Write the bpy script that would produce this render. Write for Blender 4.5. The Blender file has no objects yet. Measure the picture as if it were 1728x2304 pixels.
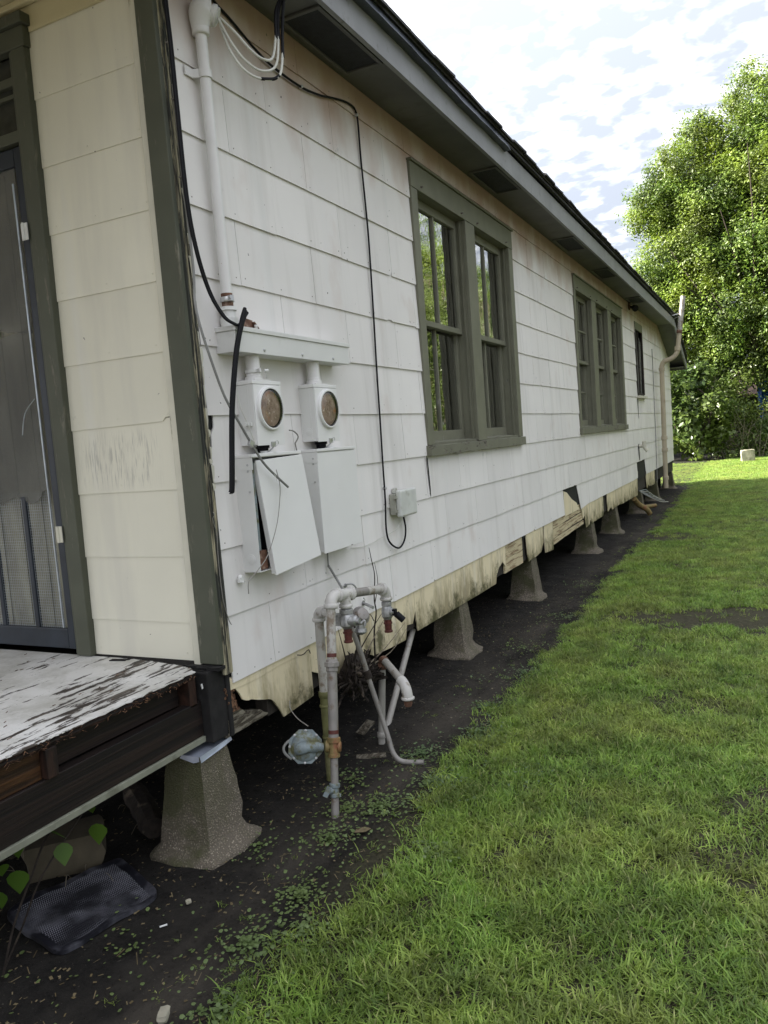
import bpy, bmesh, math, random
import numpy as np
from mathutils import Vector, Matrix, noise as mnoise

scene = bpy.context.scene
rnd = random.Random(7)
R = math.radians

# ------------------------------------------------------------------ camera
cam_data = bpy.data.cameras.new('camera')
cam = bpy.data.objects.new('camera', cam_data)
scene.collection.objects.link(cam)
scene.camera = cam
cr = Vector((0.89554, 0.43843, -0.07608)); cu = Vector((0.02886, 0.11339, 0.99313)); cf = Vector((-0.44404, 0.89159, -0.08889))
mw = Matrix((cr, cu, -cf)).transposed().to_4x4()
mw.translation = Vector((1.9791, -2.46916, 0.9195))
cam.matrix_world = mw
cam_data.sensor_fit = 'HORIZONTAL'
cam_data.sensor_width = 36.0
cam_data.lens = 36.0 * 1756.2 / 1728.0
cam_data.clip_start = 0.05
cam_data.clip_end = 3000

# ------------------------------------------------------------------ light
SUN_EL = R(36)
SUN_OFF = R(11)           # sun stands beyond the far side of the house, a little towards the street
sdir = Vector((-math.cos(SUN_OFF) * math.cos(SUN_EL), -math.sin(SUN_OFF) * math.cos(SUN_EL), math.sin(SUN_EL)))
sun_d = bpy.data.lights.new('sun', 'SUN'); sun_d.energy = 5.0; sun_d.angle = R(0.5); sun_d.color = (1.0, 0.93, 0.80)
sun = bpy.data.objects.new('sun', sun_d); scene.collection.objects.link(sun)
sun.rotation_euler = (-sdir).to_track_quat('-Z', 'Y').to_euler()
sun.location = (0, 0, 30)

world = bpy.data.worlds.new('World'); scene.world = world; world.use_nodes = True
wn, wl_ = world.node_tree.nodes, world.node_tree.links
wn.clear()
def WN(t, **k):
    n = wn.new(t)
    for a, b in k.items(): setattr(n, a, b)
    return n
wo = WN('ShaderNodeOutputWorld'); bg = WN('ShaderNodeBackground'); bg.inputs['Strength'].default_value = 0.13
sky = WN('ShaderNodeTexSky', sky_type='NISHITA', sun_disc=False)
sky.sun_elevation = SUN_EL; sky.sun_rotation = math.atan2(sdir.x, sdir.y); sky.air_density = 1.1; sky.dust_density = 1.5
tc = WN('ShaderNodeTexCoord'); sep = WN('ShaderNodeSeparateXYZ'); wl_.new(tc.outputs['Generated'], sep.inputs[0])
zc = WN('ShaderNodeMath', operation='MAXIMUM'); zc.inputs[1].default_value = 0.0; wl_.new(sep.outputs['Z'], zc.inputs[0])
za = WN('ShaderNodeMath', operation='ADD'); za.inputs[1].default_value = 0.22; wl_.new(zc.outputs[0], za.inputs[0])
dx = WN('ShaderNodeMath', operation='DIVIDE'); wl_.new(sep.outputs['X'], dx.inputs[0]); wl_.new(za.outputs[0], dx.inputs[1])
dy = WN('ShaderNodeMath', operation='DIVIDE'); wl_.new(sep.outputs['Y'], dy.inputs[0]); wl_.new(za.outputs[0], dy.inputs[1])
cmb = WN('ShaderNodeCombineXYZ'); wl_.new(dx.outputs[0], cmb.inputs[0]); wl_.new(dy.outputs[0], cmb.inputs[1])
mp = WN('ShaderNodeMapping'); mp.inputs['Rotation'].default_value = (0, 0, R(32)); mp.inputs['Scale'].default_value = (1.0, 1.25, 1.0)
wl_.new(cmb.outputs[0], mp.inputs[0])
n1 = WN('ShaderNodeTexNoise'); n1.inputs['Scale'].default_value = 15.0; n1.inputs['Detail'].default_value = 4; n1.inputs['Roughness'].default_value = 0.50; n1.inputs['Distortion'].default_value = 0.25
wl_.new(mp.outputs[0], n1.inputs['Vector'])
n2 = WN('ShaderNodeTexNoise'); n2.inputs['Scale'].default_value = 1.1; n2.inputs['Detail'].default_value = 2.0
wl_.new(mp.outputs[0], n2.inputs['Vector'])
mixn = WN('ShaderNodeMath', operation='MULTIPLY_ADD'); mixn.inputs[1].default_value = 0.55
wl_.new(n2.outputs[0], mixn.inputs[0]); wl_.new(n1.outputs[0], mixn.inputs[2])
mr = WN('ShaderNodeMapRange'); mr.inputs['From Min'].default_value = 0.665; mr.inputs['From Max'].default_value = 1.12
wl_.new(mixn.outputs[0], mr.inputs['Value'])
# cloud brightness: thick parts lavender grey, thin lit parts white, brighter on the sun's side
sd = WN('ShaderNodeVectorMath', operation='DOT_PRODUCT'); sd.inputs[1].default_value = tuple(sdir); wl_.new(tc.outputs['Generated'], sd.inputs[0])
sb = WN('ShaderNodeMapRange'); sb.inputs['From Min'].default_value = -0.55; sb.inputs['From Max'].default_value = 0.95; sb.inputs['To Min'].default_value = 1.0; sb.inputs['To Max'].default_value = 1.9
wl_.new(sd.outputs['Value'], sb.inputs['Value'])
cc = WN('ShaderNodeMix', data_type='RGBA'); cc.inputs[6].default_value = (0.80, 0.84, 0.95, 1); cc.inputs[7].default_value = (3.6, 3.55, 3.5, 1)
pw = WN('ShaderNodeMath', operation='POWER'); pw.inputs[1].default_value = 1.35; wl_.new(mr.outputs[0], pw.inputs[0]); wl_.new(pw.outputs[0], cc.inputs[0])
# an overcast sky is about three times brighter overhead than at the horizon
el = WN('ShaderNodeMath', operation='MULTIPLY_ADD'); el.inputs[1].default_value = 1.20; el.inputs[2].default_value = 0.60; wl_.new(zc.outputs[0], el.inputs[0])
sm = WN('ShaderNodeMath', operation='MULTIPLY'); wl_.new(sb.outputs[0], sm.inputs[0]); wl_.new(el.outputs[0], sm.inputs[1])
cs = WN('ShaderNodeVectorMath', operation='SCALE'); wl_.new(cc.outputs[2], cs.inputs[0]); wl_.new(sm.outputs[0], cs.inputs['Scale'])
mx = WN('ShaderNodeMix', data_type='RGBA'); mx.inputs[0].default_value = 0.93
wl_.new(sky.outputs[0], mx.inputs[6]); wl_.new(cs.outputs[0], mx.inputs[7])
wl_.new(mx.outputs[2], bg.inputs['Color']); wl_.new(bg.outputs[0], wo.inputs[0])

scene.view_settings.view_transform = 'Standard'; scene.view_settings.look = 'None'
scene.view_settings.exposure = 2.4; scene.view_settings.gamma = 1.0; scene.view_settings.use_curve_mapping = False
scene.cycles.max_bounces = 8; scene.cycles.transparent_max_bounces = 12
scene.cycles.diffuse_bounces = 4; scene.cycles.glossy_bounces = 3
scene.cycles.use_denoising = True

# ------------------------------------------------------------------ material kit
class NT:
    def __init__(s, m): s.t = m.node_tree; s.n = s.t.nodes; s.l = s.t.links
    def node(s, t, ins=None, **k):
        n = s.n.new(t)
        for a, b in k.items(): setattr(n, a, b)
        for a, b in (ins or {}).items():
            if hasattr(b, 'is_output'): s.l.new(b, n.inputs[a])
            else: n.inputs[a].default_value = b
        return n
    def pos(s): return s.node('ShaderNodeNewGeometry').outputs['Position']
    def noise(s, scale, detail=3, vec=None, stretch=(1, 1, 1), rough=0.5, dist=0.0, off=(0, 0, 0)):
        v = s.pos() if vec is None else vec
        m = s.node('ShaderNodeMapping', {'Vector': v, 'Scale': stretch, 'Location': off})
        return s.node('ShaderNodeTexNoise', {'Vector': m.outputs[0], 'Scale': scale, 'Detail': detail, 'Roughness': rough, 'Distortion': dist}).outputs[0]
    def ramp(s, v, a, b, lo=0.0, hi=1.0):
        return s.node('ShaderNodeMapRange', {'Value': v, 'From Min': a, 'From Max': b, 'To Min': lo, 'To Max': hi}).outputs[0]
    def mix(s, f, a, b):
        n = s.node('ShaderNodeMix', data_type='RGBA')
        for i, x in ((0, f), (6, a), (7, b)):
            if hasattr(x, 'is_output'): s.l.new(x, n.inputs[i])
            else: n.inputs[i].default_value = x if i == 0 else (*x, 1)
        return n.outputs[2]
    def math(s, op, a, b=0.0, c=0.0):
        n = s.node('ShaderNodeMath', operation=op)
        for i, x in enumerate((a, b, c)):
            if hasattr(x, 'is_output'): s.l.new(x, n.inputs[i])
            else: n.inputs[i].default_value = x
        return n.outputs[0]
    def scale(s, c, f):
        n = s.node('ShaderNodeVectorMath', operation='SCALE'); s.l.new(c, n.inputs[0])
        if hasattr(f, 'is_output'): s.l.new(f, n.inputs['Scale'])
        else: n.inputs['Scale'].default_value = f
        return n.outputs[0]
    def bump(s, h, strength=0.3, dist=0.01):
        return s.node('ShaderNodeBump', {'Height': h, 'Strength': strength, 'Distance': dist}).outputs[0]
    def sepz(s, i=2):
        return s.node('ShaderNodeSeparateXYZ', {0: s.pos()}).outputs[i]

def new_mat(name):
    m = bpy.data.materials.new(name); m.use_nodes = True
    k = NT(m); k.b = k.n['Principled BSDF']; k.m = m
    return k
def simple(name, col, rough=0.6, var=0.15, vs=12.0, metal=0.0, bump=0.1, bs=60.0, spec=0.4, dirt=None, dirt_t=(0.55, 0.7), dirt_s=9.0, stretch=(1, 1, 1)):
    k = new_mat(name)
    n = k.noise(vs, 4, stretch=stretch)
    c = k.mix(k.ramp(n, 0.3, 0.7), tuple(x * (1 - var) for x in col), tuple(min(1, x * (1 + var)) for x in col))
    if dirt:
        d = k.noise(dirt_s, 6, rough=0.65, off=(3, 1, 7), stretch=stretch)
        c = k.mix(k.ramp(d, *dirt_t), c, dirt)
    k.l.new(c, k.b.inputs['Base Color'])
    k.b.inputs['Roughness'].default_value = rough; k.b.inputs['Metallic'].default_value = metal
    k.b.inputs['Specular IOR Level'].default_value = spec
    if bump: k.l.new(k.bump(k.noise(bs, 4, stretch=stretch), bump, 0.004), k.b.inputs['Normal'])
    return k.m

M = {}
# painted cement siding
def siding(name, base, tan_top, extra=None):
    k = new_mat(name)
    oi = k.node('ShaderNodeObjectInfo').outputs['Random']
    c = k.mix(k.ramp(k.noise(2.2, 5), 0.3, 0.7), tuple(x * 0.93 for x in base), base)
    c = k.scale(c, k.ramp(oi, 0, 1, 0.93, 1.02))
    st = k.noise(1.0, 4, stretch=(5, 7, 0.6), rough=0.6)                 # rain streaks
    c = k.mix(k.ramp(st, 0.52, 0.70, 0, 0.32), c, (0.46, 0.44, 0.41))
    st2 = k.noise(1.0, 3, stretch=(4, 9, 0.35), rough=0.5, off=(5, 5, 5))
    c = k.mix(k.ramp(st2, 0.60, 0.72, 0, 0.35), c, (0.70, 0.70, 0.69))
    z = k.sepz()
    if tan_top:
        t = k.math('ADD', k.ramp(z, 2.30, 2.90), k.ramp(k.noise(2.5, 5, stretch=(1, 1.6, 1)), 0.25, 0.75, -0.35, 0.35))  # tan stain under the soffit, with soffit shade and bounce painted into it
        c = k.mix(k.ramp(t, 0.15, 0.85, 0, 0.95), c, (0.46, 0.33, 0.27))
    if extra: c = extra(k, c, z)
    sp = k.noise(38, 2, off=(9, 2, 2)); sp2 = k.ramp(sp, 0.76, 0.79)
    c = k.mix(sp2, c, (0.12, 0.11, 0.10))
    sc = k.noise(3.0, 6, off=(1, 8, 3), rough=0.7)
    c = k.mix(k.ramp(sc, 0.66, 0.70, 0, 0.5), c, (0.33, 0.33, 0.32))
    k.l.new(c, k.b.inputs['Base Color']); k.b.inputs['Roughness'].default_value = 0.62; k.b.inputs['Specular IOR Level'].default_value = 0.25
    h = k.math('MULTIPLY_ADD', k.noise(1.0, 3, stretch=(60, 170, 9)), 0.5, k.noise(7, 3))
    k.l.new(k.bump(h, 0.16, 0.006), k.b.inputs['Normal'])
    return k.m
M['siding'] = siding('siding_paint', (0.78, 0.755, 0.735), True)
def scuff(k, c, z):
    a = k.math('MULTIPLY', k.ramp(z, 0.80, 0.86), k.ramp(z, 1.06, 1.0))
    x = k.sepz(0); a = k.math('MULTIPLY', a, k.math('MULTIPLY', k.ramp(x, -0.66, -0.56), k.ramp(x, -0.18, -0.27)))
    s1 = k.ramp(k.noise(1.0, 4, stretch=(150, 20, 9), rough=0.6), 0.50, 0.62)
    c = k.mix(k.math('MULTIPLY', a, k.math('MULTIPLY', s1, 0.55)), c, (0.28, 0.27, 0.25))
    return c
M['front_siding'] = siding('front_siding_paint', (0.73, 0.705, 0.59), False, scuff)
def mould(k, c, z):
    low = k.ramp(z, 0.0, -0.27)
    m1 = k.ramp(k.math('ADD', k.noise(1.0, 5, stretch=(9, 8, 2.6), rough=0.7), k.math('MULTIPLY', low, 0.22)), 0.52, 0.74)
    c = k.mix(k.math('MULTIPLY', m1, 0.72), c, (0.20, 0.165, 0.085))
    m2 = k.ramp(k.math('ADD', k.noise(5.0, 6, rough=0.75, off=(2, 4, 1)), k.math('MULTIPLY', low, 0.25)), 0.66, 0.80)
    return k.mix(k.math('MULTIPLY', m2, 0.85), c, (0.055, 0.055, 0.02))
M['skirt'] = siding('skirt_paint', (0.74, 0.65, 0.45), False, mould)

def peeling(name, paint, under, under2, t0, t1, stretch, sc, rough=0.7, bumpd=0.004, grain=None):
    k = new_mat(name)
    n = k.noise(sc, 7, stretch=stretch, rough=0.68)
    f = k.ramp(n, t0, t1)
    g = k.noise(3.0, 4, stretch=grain or (30, 30, 2), rough=0.6)
    p = k.mix(k.ramp(k.noise(6, 4), 0.3, 0.7), tuple(x * 0.82 for x in paint), paint)
    w = k.mix(k.ramp(g, 0.35, 0.65), under, under2)
    k.l.new(k.mix(f, p, w), k.b.inputs['Base Color']); k.b.inputs['Roughness'].default_value = rough
    k.b.inputs['Specular IOR Level'].default_value = 0.25
    h = k.math('SUBTRACT', k.math('MULTIPLY', g, 0.25), f)
    k.l.new(k.bump(h, 0.5, bumpd), k.b.inputs['Normal'])
    return k.m
GREEN = (0.175, 0.175, 0.130)
M['trim'] = peeling('olive_trim_paint', GREEN, (0.10, 0.10, 0.085), (0.30, 0.29, 0.25), 0.66, 0.70, (1, 1, 0.35), 9, 0.55, 0.002)
M['trim_worn'] = peeling('worn_olive_paint', GREEN, (0.035, 0.03, 0.025), (0.20, 0.185, 0.15), 0.56, 0.60, (1, 0.5, 1), 9, 0.7, 0.004, (30, 4, 30))
M['post_side'] = peeling('flaking_post_paint', (0.05, 0.052, 0.045), (0.03, 0.028, 0.025), (0.45, 0.41, 0.28), 0.50, 0.54, (14, 14, 1.1), 3.0, 0.8, 0.006)
M['post'] = peeling('post_paint', (0.088, 0.093, 0.068), (0.07, 0.07, 0.05), (0.19, 0.18, 0.14), 0.60, 0.66, (3, 3, 0.6), 7, 0.55, 0.002)
M['white_trim'] = peeling('cream_trim_paint', (0.62, 0.60, 0.50), (0.42, 0.38, 0.26), (0.30, 0.28, 0.22), 0.62, 0.66, (1, 1, 0.3), 12, 0.6, 0.003)
M['cream'] = simple('porch_ceiling_paint', (0.56, 0.50, 0.32), 0.6, 0.08, 4)
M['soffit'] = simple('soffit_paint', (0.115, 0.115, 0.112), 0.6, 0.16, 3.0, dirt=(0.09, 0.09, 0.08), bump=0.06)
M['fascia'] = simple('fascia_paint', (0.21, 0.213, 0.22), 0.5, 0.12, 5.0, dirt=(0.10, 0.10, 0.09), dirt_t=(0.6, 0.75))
M['vent'] = simple('vent_screen', (0.020, 0.022, 0.028), 0.7, 0.25, 30, bump=0.5, bs=400)
M['asphalt'] = simple('asphalt_shingle', (0.055, 0.055, 0.06), 0.9, 0.4, 60, bump=0.8, bs=300, dirt=(0.10, 0.10, 0.09))
M['drip'] = simple('drip_edge_metal', (0.07, 0.08, 0.10), 0.38, 0.2, 8, metal=0.3)
M['felt'] = simple('black_felt', (0.012, 0.012, 0.013), 0.8, 0.3, 30)
M['dark'] = simple('dark_sheathing', (0.03, 0.025, 0.02), 0.9, 0.3, 30)
M['room'] = simple('dark_room', (0.05, 0.045, 0.04), 0.9, 0.2, 3, bump=0)
M['oldplank'] = peeling('weathered_cream_plank', (0.56, 0.48, 0.31), (0.16, 0.11, 0.065), (0.34, 0.25, 0.15), 0.50, 0.58, (4, 0.7, 9), 5, 0.8, 0.003, (20, 3, 60))
M['graywood'] = peeling('grey_rotting_wood', (0.20, 0.18, 0.14), (0.025, 0.02, 0.016), (0.10, 0.085, 0.06), 0.46, 0.54, (6, 1.4, 8), 8, 0.9, 0.006, (20, 3, 60))
def woodm(name, a, b, stretch, rough=0.75, sc=2.0, knots=True):
    k = new_mat(name)
    v = k.node('ShaderNodeMapping', {'Vector': k.pos(), 'Scale': stretch}).outputs[0]
    w = k.ramp(k.noise(sc, 6, stretch=stretch, rough=0.62, dist=0.6, off=(1, 3, 2)), 0.32, 0.70)
    n = k.noise(2, 5, stretch=stretch, rough=0.7)
    c = k.mix(k.ramp(w, 0.15, 0.9), a, b)
    c = k.mix(k.ramp(n, 0.5, 0.7, 0, 0.7), c, tuple(x * 0.45 for x in a))
    k.l.new(c, k.b.inputs['Base Color']); k.b.inputs['Roughness'].default_value = rough; k.b.inputs['Specular IOR Level'].default_value = 0.3
    k.l.new(k.bump(w, 0.3, 0.004), k.b.inputs['Normal'])
    return k.m
M['beam'] = woodm('stained_beam_wood', (0.006, 0.004, 0.004), (0.026, 0.015, 0.011), (6, .45, 22), 0.6)
M['orangewood'] = woodm('orange_pine', (0.016, 0.007, 0.003), (0.075, 0.033, 0.012), (6, 1.2, 26), 0.55)
M['redwood'] = woodm('reddish_joist_wood', (0.012, 0.007, 0.005), (0.050, 0.022, 0.014), (10, 10, 4), 0.7)
M['charred'] = simple('black_rotten_wood', (0.012, 0.011, 0.011), 0.85, 0.4, 20, bump=0.7, bs=40)
M['strip'] = simple('grey_green_strip', (0.19, 0.195, 0.15), 0.7, 0.15, 20, dirt=(0.10, 0.10, 0.07))
M['brokenwood'] = peeling('broken_brown_wood', (0.24, 0.13, 0.075), (0.03, 0.02, 0.015), (0.12, 0.06, 0.035), 0.45, 0.52, (3, 20, 8), 5, 0.9, 0.01, (4, 30, 10))
# deck: white paint flaking off dark plywood, flakes run along the grain
def deckm():
    k = new_mat('peeling_deck_paint')
    x = k.sepz(0)
    n = k.noise(1.0, 9, stretch=(30, 5.5, 1), rough=0.66, dist=0.3)
    big = k.noise(1.0, 3, stretch=(5, 2.4, 1), off=(3, 3, 0))
    t = k.math('ADD', n, k.math('MULTIPLY', k.math('SUBTRACT', big, 0.5), 0.55))
    t = k.math('ADD', t, k.ramp(x, -0.75, -0.02, -0.045, 0.075))
    f = k.ramp(t, 0.568, 0.583)
    fine = k.ramp(k.noise(1.0, 6, stretch=(90, 12, 1), rough=0.6, off=(1, 1, 1)), 0.63, 0.66)
    f = k.math('MAXIMUM', f, k.math('MULTIPLY', fine, k.ramp(t, 0.46, 0.53)))
    dirty = k.ramp(k.noise(4, 7, off=(2, 2, 2), rough=0.7), 0.42, 0.68)
    p = k.mix(dirty, (0.70, 0.69, 0.67), (0.42, 0.41, 0.37))
    w = k.mix(k.ramp(k.noise(1, 4, stretch=(70, 6, 1)), 0.35, 0.65), (0.022, 0.017, 0.014), (0.10, 0.08, 0.065))
    k.l.new(k.mix(f, p, w), k.b.inputs['Base Color']); k.b.inputs['Roughness'].default_value = 0.6
    h = k.math('MULTIPLY_ADD', k.noise(1, 4, stretch=(70, 6, 1)), 0.3, k.math('SUBTRACT', 1.0, f))
    k.l.new(k.bump(h, 0.7, 0.004), k.b.inputs['Normal'])
    return k.m
M['deck'] = deckm()
def pierm():
    k = new_mat('exposed_aggregate_concrete')
    v = k.node('ShaderNodeTexVoronoi', {'Vector': k.pos(), 'Scale': 130.0})
    peb = k.ramp(v.outputs['Distance'], 0.25, 0.5)
    col = k.node('ShaderNodeSeparateColor', {0: v.outputs['Color']}).outputs[0]
    pc = k.mix(k.ramp(col, 0.3, 1.0), (0.16, 0.135, 0.10), (0.36, 0.31, 0.24))
    c = k.mix(peb, pc, (0.105, 0.088, 0.066))
    moss = k.ramp(k.math('ADD', k.noise(5, 6, rough=0.7), k.ramp(k.sepz(), -0.62, -0.25, -0.06, 0.10)), 0.40, 0.56)
    nrm = k.node('ShaderNodeSeparateXYZ', {0: k.node('ShaderNodeNewGeometry').outputs['True Normal']}).outputs[1]
    moss = k.math('MULTIPLY', moss, k.ramp(nrm, 0.15, -0.35, 0.12, 0.95))
    c = k.mix(moss, c, (0.062, 0.062, 0.026))
    k.l.new(c, k.b.inputs['Base Color']); k.b.inputs['Roughness'].default_value = 0.85
    h = k.math('ADD', k.ramp(v.outputs['Distance'], 0.0, 0.6, 1, 0), k.noise(20, 5))
    k.l.new(k.bump(h, 0.8, 0.006), k.b.inputs['Normal'])
    return k.m
M['pier'] = pierm()
M['galv'] = simple('flashing_metal', (0.42, 0.46, 0.56), 0.4, 0.2, 12, metal=0.6, dirt=(0.2, 0.2, 0.2))
M['greypaint'] = simple('grey_enamel', (0.66, 0.66, 0.645), 0.42, 0.04, 4, bump=0.03, dirt=(0.44, 0.43, 0.40), dirt_t=(0.6, 0.9), dirt_s=5)
M['coverpaint'] = simple('light_grey_enamel', (0.72, 0.715, 0.705), 0.38, 0.03, 4, bump=0.03)
M['conduit'] = simple('painted_conduit', (0.68, 0.67, 0.66), 0.5, 0.06, 8, dirt=(0.33, 0.17, 0.09), dirt_t=(0.70, 0.73), dirt_s=14)
M['rust'] = simple('rusty_steel', (0.13, 0.065, 0.042), 0.8, 0.4, 30, bump=0.4, dirt=(0.45, 0.35, 0.28))
M['white'] = simple('white_plastic', (0.68, 0.68, 0.66), 0.4, 0.05, 10)
M['zinc'] = simple('zinc_metal', (0.50, 0.50, 0.50), 0.35, 0.2, 40, metal=0.75)
M['nail'] = simple('nail_head', (0.20, 0.18, 0.16), 0.6, 0.3, 40, metal=0.3, bump=0)
M['black'] = simple('black_rubber', (0.006, 0.006, 0.008), 0.6, 0.2, 20, bump=0, spec=0.2)
M['greycable'] = simple('grey_cable_jacket', (0.20, 0.20, 0.19), 0.6, 0.15, 20)
M['wire'] = simple('thin_wire', (0.22, 0.21, 0.19), 0.6, 0.2, 40, bump=0)
M['wirewhite'] = simple('painted_service_wire', (0.58, 0.58, 0.53), 0.5, 0.1, 10, dirt=(0.1, 0.1, 0.1), dirt_t=(0.72, 0.75))
M['phone'] = simple('aged_phone_box', (0.54, 0.55, 0.52), 0.5, 0.08, 15, dirt=(0.30, 0.29, 0.22), dirt_t=(0.55, 0.75))
M['phoneside'] = simple('grimy_phone_box_base', (0.33, 0.33, 0.28), 0.6, 0.12, 15, dirt=(0.12, 0.12, 0.08), dirt_t=(0.45, 0.7))
M['pipe'] = simple('weathered_painted_pipe', (0.38, 0.365, 0.335), 0.5, 0.10, 10, dirt=(0.19, 0.15, 0.11), dirt_t=(0.50, 0.62), dirt_s=22, stretch=(1, 1, 0.6))
M['pipegrey'] = simple('grey_steel_pipe', (0.23, 0.215, 0.20), 0.5, 0.15, 14, metal=0.2, dirt=(0.14, 0.10, 0.07), dirt_s=20)
M['elbow'] = simple('white_painted_fitting', (0.47, 0.455, 0.43), 0.42, 0.1, 12, dirt=(0.20, 0.17, 0.13), dirt_t=(0.56, 0.66), dirt_s=18)
M['greenpipe'] = simple('mossy_pipe', (0.13, 0.13, 0.05), 0.7, 0.3, 12, dirt=(0.26, 0.24, 0.13), dirt_t=(0.5, 0.7))
M['castmetal'] = simple('cast_aluminium', (0.36, 0.36, 0.36), 0.38, 0.25, 40, metal=0.65, dirt=(0.12, 0.12, 0.11))
M['redplug'] = simple('dark_red_plug', (0.085, 0.022, 0.018), 0.5, 0.2, 30)
M['brass'] = simple('corroded_brass', (0.20, 0.15, 0.06), 0.6, 0.3, 25, metal=0.2, dirt=(0.22, 0.07, 0.04), dirt_t=(0.48, 0.6))
M['bluemetal'] = simple('blue_grey_painted_metal', (0.17, 0.205, 0.215), 0.5, 0.3, 25, dirt=(0.10, 0.10, 0.045), dirt_t=(0.47, 0.60), dirt_s=24)
M['pvc'] = simple('weathered_pipe_end', (0.28, 0.265, 0.24), 0.5, 0.1, 12, dirt=(0.15, 0.12, 0.09), dirt_t=(0.55, 0.7), dirt_s=18)
M['castiron'] = simple('painted_vent_stack', (0.44, 0.38, 0.28), 0.6, 0.12, 6, dirt=(0.20, 0.12, 0.07), dirt_t=(0.58, 0.7), dirt_s=5, stretch=(1, 1, 0.4))
M['root'] = simple('dead_roots', (0.022, 0.016, 0.012), 0.9, 0.5, 40, bump=0.6, dirt=(0.14, 0.11, 0.08), dirt_t=(0.58, 0.7))
M['twig'] = simple('dry_twig', (0.16, 0.135, 0.10), 0.9, 0.3, 40)
M['bark'] = simple('bark', (0.045, 0.035, 0.025), 0.9, 0.4, 12, bump=0.8, bs=15)
M['stone'] = simple('pale_stone', (0.33, 0.31, 0.24), 0.9, 0.2, 12, bump=0.4, dirt=(0.14, 0.15, 0.08))
M['rock'] = simple('brown_sandstone', (0.085, 0.07, 0.045), 0.9, 0.2, 14, bump=0.5)
M['blue'] = simple('blue_tarp', (0.02, 0.12, 0.55), 0.35, 0.2, 3)
M['darkshingle'] = simple('brown_roof_shingle', (0.045, 0.026, 0.018), 0.9, 0.4, 8)
M['farwall'] = simple('far_house_wall', (0.10, 0.09, 0.08), 0.9, 0.2, 4)
M['navy'] = simple('dark_blue_black_metal', (0.018, 0.024, 0.034), 0.45, 0.3, 8, dirt=(0.30, 0.33, 0.36), dirt_t=(0.70, 0.74), dirt_s=6)
M['door'] = simple('drab_door_paint', (0.26, 0.25, 0.19), 0.6, 0.22, 6, dirt=(0.05, 0.05, 0.04), dirt_t=(0.58, 0.72), dirt_s=5, stretch=(3, 1, 0.5))
M['alum'] = simple('scratched_aluminium', (0.45, 0.49, 0.53), 0.35, 0.2, 20, metal=0.6)
M['glassdark'] = simple('dirty_transom_glass', (0.030, 0.032, 0.028), 0.22, 0.3, 18, bump=0.1, dirt=(0.20, 0.18, 0.11), dirt_t=(0.68, 0.74), dirt_s=8)
def screenm():
    k = new_mat('grimy_insect_screen')
    k.l.new(k.mix(k.ramp(k.noise(5, 4), 0.3, 0.7), (0.13, 0.13, 0.12), (0.20, 0.20, 0.18)), k.b.inputs['Base Color'])
    k.b.inputs['Roughness'].default_value = 0.9
    g = k.noise(700, 1); a = k.math('MULTIPLY_ADD', g, 0.4, 0.28)
    k.l.new(a, k.b.inputs['Alpha'])
    return k.m
M['screen'] = screenm()
def matm():
    k = new_mat('black_rubber_mat')
    d = k.ramp(k.noise(5, 5, rough=0.6), 0.48, 0.62)
    k.l.new(k.mix(d, (0.008, 0.008, 0.012), (0.09, 0.09, 0.105)), k.b.inputs['Base Color'])
    k.b.inputs['Roughness'].default_value = 0.55; k.b.inputs['Specular IOR Level'].default_value = 0.35
    k.l.new(k.bump(k.noise(120, 3), 0.3, 0.002), k.b.inputs['Normal'])
    return k.m
M['mat'] = matm()
k = new_mat('dusty_rubber_nubs'); k.l.new(k.mix(k.ramp(k.noise(7, 4, off=(3, 0, 1)), 0.44, 0.60), (0.012, 0.012, 0.016), (0.20, 0.20, 0.23)), k.b.inputs['Base Color']); k.b.inputs['Roughness'].default_value = 0.6; M['nubs'] = k.m
def glassm(name, amt=0.10, tint=(0.88, 0.92, 0.91), mul=1.5):
    k = new_mat(name)
    k.n.remove(k.b)
    gl = k.node('ShaderNodeBsdfGlossy', {'Color': (*[0.97] * 3, 1), 'Roughness': 0.015})
    tr = k.node('ShaderNodeBsdfTransparent', {'Color': (*tint, 1)})
    h = k.math('ADD', k.noise(3.5, 2, off=(4, 0, 2)), k.math('MULTIPLY', k.noise(14, 2, stretch=(1, 1, 0.4)), 0.25))
    nb = k.bump(h, 0.16, 0.012)
    k.l.new(nb, gl.inputs['Normal'])
    fr = k.node('ShaderNodeFresnel', {'IOR': 1.6})
    f = k.math('MULTIPLY_ADD', fr.outputs[0], mul, amt)
    ms = k.node('ShaderNodeMixShader', {0: f, 1: tr.outputs[0], 2: gl.outputs[0]})
    k.l.new(ms.outputs[0], k.n['Material Output'].inputs[0])
    return k.m
M['glass'] = glassm('old_window_glass', 0.21)
k = new_mat('crumpled_plastic_sheet'); k.b.inputs['Base Color'].default_value = (0.42, 0.46, 0.43, 1); k.b.inputs['Roughness'].default_value = 0.25
k.l.new(k.bump(k.noise(14, 5, stretch=(1, 1, 0.5)), 0.9, 0.03), k.b.inputs['Normal']); M['plastic'] = k.m; k.b.inputs['Base Color'].default_value = (0.72, 0.76, 0.74, 1)
M['curtain'] = simple('pale_curtain', (0.40, 0.42, 0.40), 0.8, 0.15, 5, stretch=(1, 6, 0.5))
def dialm():
    k = new_mat('worn_meter_blank')
    c = k.mix(k.ramp(k.noise(22, 6, rough=0.7), 0.35, 0.65), (0.24, 0.17, 0.13), (0.50, 0.40, 0.33))
    c = k.mix(k.ramp(k.noise(16, 3, off=(2, 9, 4)), 0.56, 0.66), c, (0.42, 0.19, 0.06))
    c = k.mix(k.ramp(k.noise(50, 3, off=(7, 1, 2)), 0.64, 0.68), c, (0.7, 0.62, 0.55))
    k.l.new(c, k.b.inputs['Base Color']); k.b.inputs['Roughness'].default_value = 0.5
    return k.m
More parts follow.
